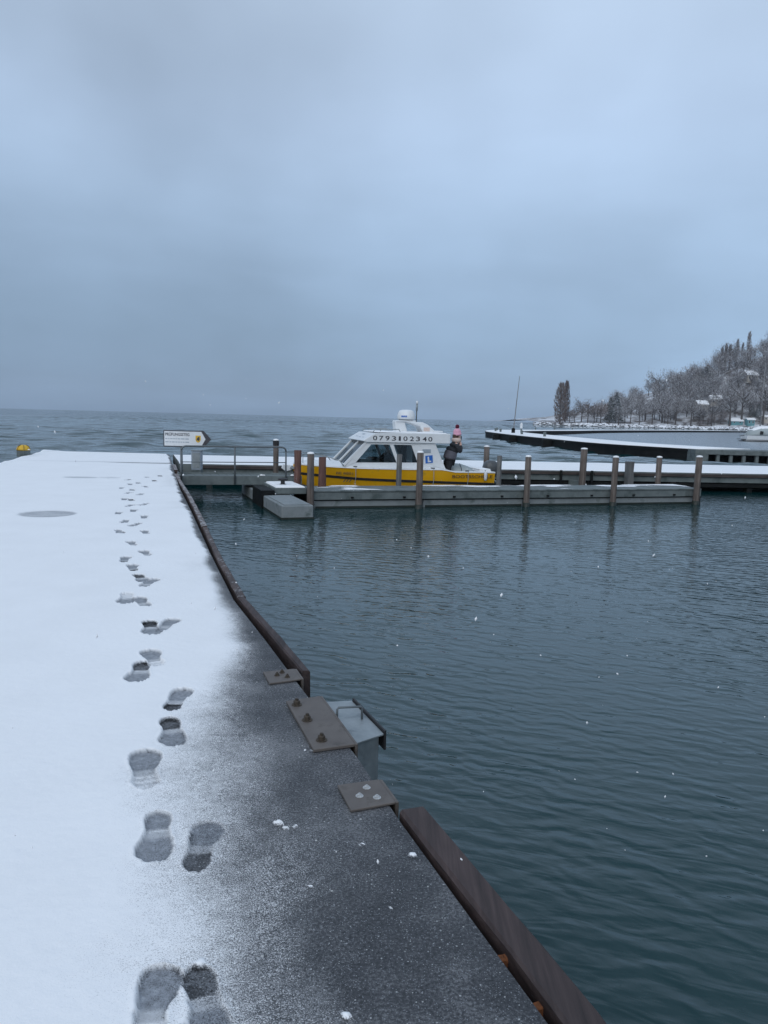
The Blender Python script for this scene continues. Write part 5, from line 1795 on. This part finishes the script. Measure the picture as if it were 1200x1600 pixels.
def build_forest():
    P_bare = [proto(bare_tree, M['twig'], 10 + k, 13 + (k % 3) * 1.5, .30 + .05 * (k % 3), 900) for k in range(6)]
    P_brown = [proto(bare_tree, M['twig_brown'], 30 + k, 12, .34, 950) for k in range(3)]
    P_white = [proto(bare_tree, M['twig_white'], 40 + k, 12, .40, 950, tw=.12) for k in range(3)]
    P_tall = [proto(bare_tree, M['twig'], 60 + k, 24, .24, 900, .42) for k in range(3)]
    P_pop = [proto(poplar, M['twig_brown'], 50, 28, .085, 1500), proto(poplar, M['twig'], 51, 24, .06, 520), proto(poplar, M['twig'], 52, 22, .05, 460)]
    P_con = [proto(conifer, M['needles'], 70 + k, 18, .26 + .05 * k) for k in range(2)]
    r_ = random.Random(11)

    def at(px, y):
        return (px - 600) / 1202.0 * y
    # lone poplars at the point
    for px, y, s, lab in ((869, 512, 1.0, 'tall brown poplar standing alone at the tip of the wooded point'), (877, 516, 1.02, 'slimmer poplar just behind the tall brown poplar on the point')):
        x = at(px, y); place_tree('poplar_tree', lab, P_pop[0], x, y, float(ground(x, y)) - .2, (s * (1.35 if px < 870 else .8), s * (1.35 if px < 870 else .8), s), px, None)
    # brown trees on the low point
    for px, y, s in ((892, 515, .80), (902, 522, 1.15), (912, 517, 1.1), (922, 520, .9), (884, 520, .75), (932, 516, .95), (926, 528, 1.0), (862, 508, .28), (872, 506, .3)):
        x = at(px, y); place_tree('bare_tree', 'bare brown tree on the low point beside the poplars', r_.choice(P_brown), x, y, float(ground(x, y)) - .2, s, r_.uniform(0, 6), 'bare trees on the low point')
    # conifers
    for px, y, s, lab in ((955, 520, 1.16, 'dark pointed conifer at the low end of the wooded hill'), (946, 526, .95, 'dark conifer half hidden beside the pointed conifer'),
                          (1090, 560, .95, 'round dark evergreen on the skyline below the hilltop poplars')):
        x = at(px, y); place_tree('conifer_tree', lab, P_con[0 if px < 1000 else 1], x, y, float(ground(x, y)) - .3, s if px < 1000 else (1.5, 1.5, .9), px, None)
    for px, y, s in ((1175, 512, .55), (1166, 514, .48)):
        x = at(px, y); place_tree('conifer_tree', 'small snowy conifer among the tall bare shore trees', P_con[1], x, y, float(ground(x, y)) - .2, s, px, 'small conifers on the shore')
    # hilltop poplars
    for px, s in ((1112, .70), (1118, .74), (1124, .70), (1135, .80), (1143, .60), (1152, .84)):
        y = 575 + r_.uniform(-4, 4); x = at(px, y)
        place_tree('poplar_tree', 'slender grey poplar in the row on the hilltop', r_.choice(P_pop[1:]), x, y, float(ground(x, y)), (s * 1.1, s * 1.1, s * 1.15), r_.uniform(0, 6), 'hilltop poplar row')
    # tall shore trees with clear trunks
    for px, y, s in ((960, 506, .55), (978, 507, .62), (992, 506, .52), (1012, 507, .62), (1036, 506, .60), (1048, 509, .66), (1072, 505, .72), (1104, 506, .66), (1132, 504, .98), (1150, 506, 1.08), (1183, 502, 1.12), (1196, 508, .9),
                     (1215, 503, 1.0), (1240, 505, 1.0)):
        x = at(px, y); place_tree('bare_tree', 'tall bare shore tree with a dark trunk and frosted twigs', r_.choice(P_tall), x, y, float(ground(x, y)) - .2, s, r_.uniform(0, 6), 'tall bare trees along the shore')
    # snow laden trees in the middle of the slope
    for px, y, s in ((1075, 535, .95), (1088, 540, 1.0), (1100, 538, .95), (1082, 530, .8), (1110, 545, .95), (1126, 536, .9), (1140, 540, 1.0), (1195, 545, 1.1)):
        x = at(px, y); place_tree('bare_tree', 'snow laden pale tree on the middle of the hillside', r_.choice(P_white), x, y, float(ground(x, y)) - .3, s, r_.uniform(0, 6), 'snow laden trees on the slope')
    # the rest of the wood
    n = 0
    while n < 215:
        px = 936 + 310 * r_.random() ** .85
        d = r_.uniform(12, 96)
        y = 500 + d; x = at(px, y)
        if x > 330: continue
        d0 = y - float(shore_y(x))
        if d0 < 10: continue
        place_tree('bare_tree', 'bare frosted tree in the wood on the hillside', r_.choice(P_bare), x, y, float(ground(x, y)) - .3, r_.uniform(.65, 1.05) * (.8 if px < 1000 else 1.0), r_.uniform(0, 6), 'bare trees of the hillside wood')
        n += 1
    # brown bushes in front
    for px, y, s in ((1108, 508, .62), (1118, 510, .72), (1098, 509, .5), (1064, 507, .3), (1086, 507, .35), (1160, 508, .4)):
        x = at(px, y); place_tree('bush', 'reddish brown bush at the foot of the hill', P_brown[0], x, y, float(ground(x, y)) - .8, (s * 1.2, s * 1.2, s), r_.uniform(0, 6), 'bushes at the foot of the hill')


build_forest()


def house(name, label, px, y, w, d, h, roof, wall, rz=0, dz=0.0, cat='house'):
    x = (px - 600) / 1202.0 * y
    t = empty(name, (x, y, float(ground(x, y)) + dz), rz)
    MB().box(-w / 2, w / 2, -d / 2, d / 2, -1.5, h).build('wall', wall, t)
    for s in (-1, 1):
        MB().prism([(s * (d / 2 + .5), h - .15), (0, h + roof), (0, h + roof + .35), (s * (d / 2 + .5), h + .2)], -w / 2 - .5, w / 2 + .5,
                   M=Matrix.Rotation(R(90), 4, 'Z') @ Matrix.Rotation(R(90), 4, 'X')).build('roof', M['snow'], t)
    MB().prism([(-d / 2 + .02, h), (d / 2 - .02, h), (0, h + roof - .05)], -w / 2 + .05, w / 2 - .05, M=Matrix.Rotation(R(90), 4, 'Z') @ Matrix.Rotation(R(90), 4, 'X')).build('gable', wall, t)
    k = max(2, int(w / 2.6))
    for i in range(k):
        u = -w / 2 + (i + .5) * w / k
        f = MB().box(u - .5, u + .5, -d / 2 - .06, -d / 2 - .005, h * .35, h * .8).build('window', M['sign_white'], t)
        MB().box(u - .42, u + .42, -d / 2 - .08, -d / 2 - .062, h * .38, h * .77).build('pane', M['dark_glass'], f)
    tag(t, label, cat)


house('boat_shed', 'low pale building with a white roof between the tall shore trees', 1141, 507, 7.5, 5, 2.0, 1.6, M['teal'], cat='shed')
house('teal_hut', 'small teal blue hut on the shore beside the white roofed shed', 1163, 503, 4.6, 4, 3.4, 1.0, M['teal'], cat='hut')
house('shore_house', 'long grey building on the shore next to the teal hut', 1192, 506, 9, 5, 2.6, 1.0, M['house_wall'])
house('hillside_house', 'house with a broad snowy roof near the hilltop poplars', 1157, 540, 8, 7, 4.0, 3.0, M['house_wall'], rz=R(12), dz=4.0)
house('hillside_house', 'snow roofed house half way up, above the brown bushes', 1107, 528, 7, 6, 3.5, 2.6, M['house_wall'], rz=R(-8), dz=5.5)
house('hillside_house', 'snow roofed house half way up, left of the brown bushes', 1086, 526, 7, 6, 3.5, 2.4, M['house_wall'], rz=R(6), dz=5.0)

# ------------------------------------------------------------------ falling snow
def build_flakes():
    r_ = random.Random(21)
    mb = MB()
    for _ in range(420):
        y = 1.6 + 16 * r_.random() ** 1.3
        x = r_.uniform(-.75, .75) * y
        z = CAM_Z + r_.uniform(-.62, .06) * y
        if z < QUAY + .1 and x < edge_x(y) + .1: continue
        if z < .05: continue
        s = r_.uniform(.0018, .0036)
        d = Vector((r_.gauss(0, .3), r_.gauss(0, .3), 1)).normalized() * s * r_.uniform(1.0, 2.2)
        p = Vector((x, y, z)); a = Vector((s, 0, 0)); b = Vector((0, s, 0))
        mb.add([p - d, p + a, p + b, p - a, p - b, p + d], [(0, 2, 1), (0, 3, 2), (0, 4, 3), (0, 1, 4), (5, 1, 2), (5, 2, 3), (5, 3, 4), (5, 4, 1)])
    o = mb.build('snowflakes', M['snow'])
    tag(o, 'scattered snowflakes falling through the air', 'snowflakes', kind='stuff')


build_flakes()

# ------------------------------------------------------------------ hazy air
def build_haze():
    m = bpy.data.materials.new('haze'); m.use_nodes = True
    nt = m.node_tree; nt.nodes.clear()
    out = nt.nodes.new('ShaderNodeOutputMaterial')
    pv = nt.nodes.new('ShaderNodeVolumePrincipled')
    pv.inputs['Color'].default_value = (.80, .88, 1.0, 1)
    pv.inputs['Density'].default_value = .00013
    nt.links.new(pv.outputs[0], out.inputs['Volume'])
    o = MB().box(-2650, 2650, -70, 2650, -2.6, 110).build('haze', m)
    tag(o, 'thin bluish winter haze over the lake', 'haze', kind='stuff')


build_haze()
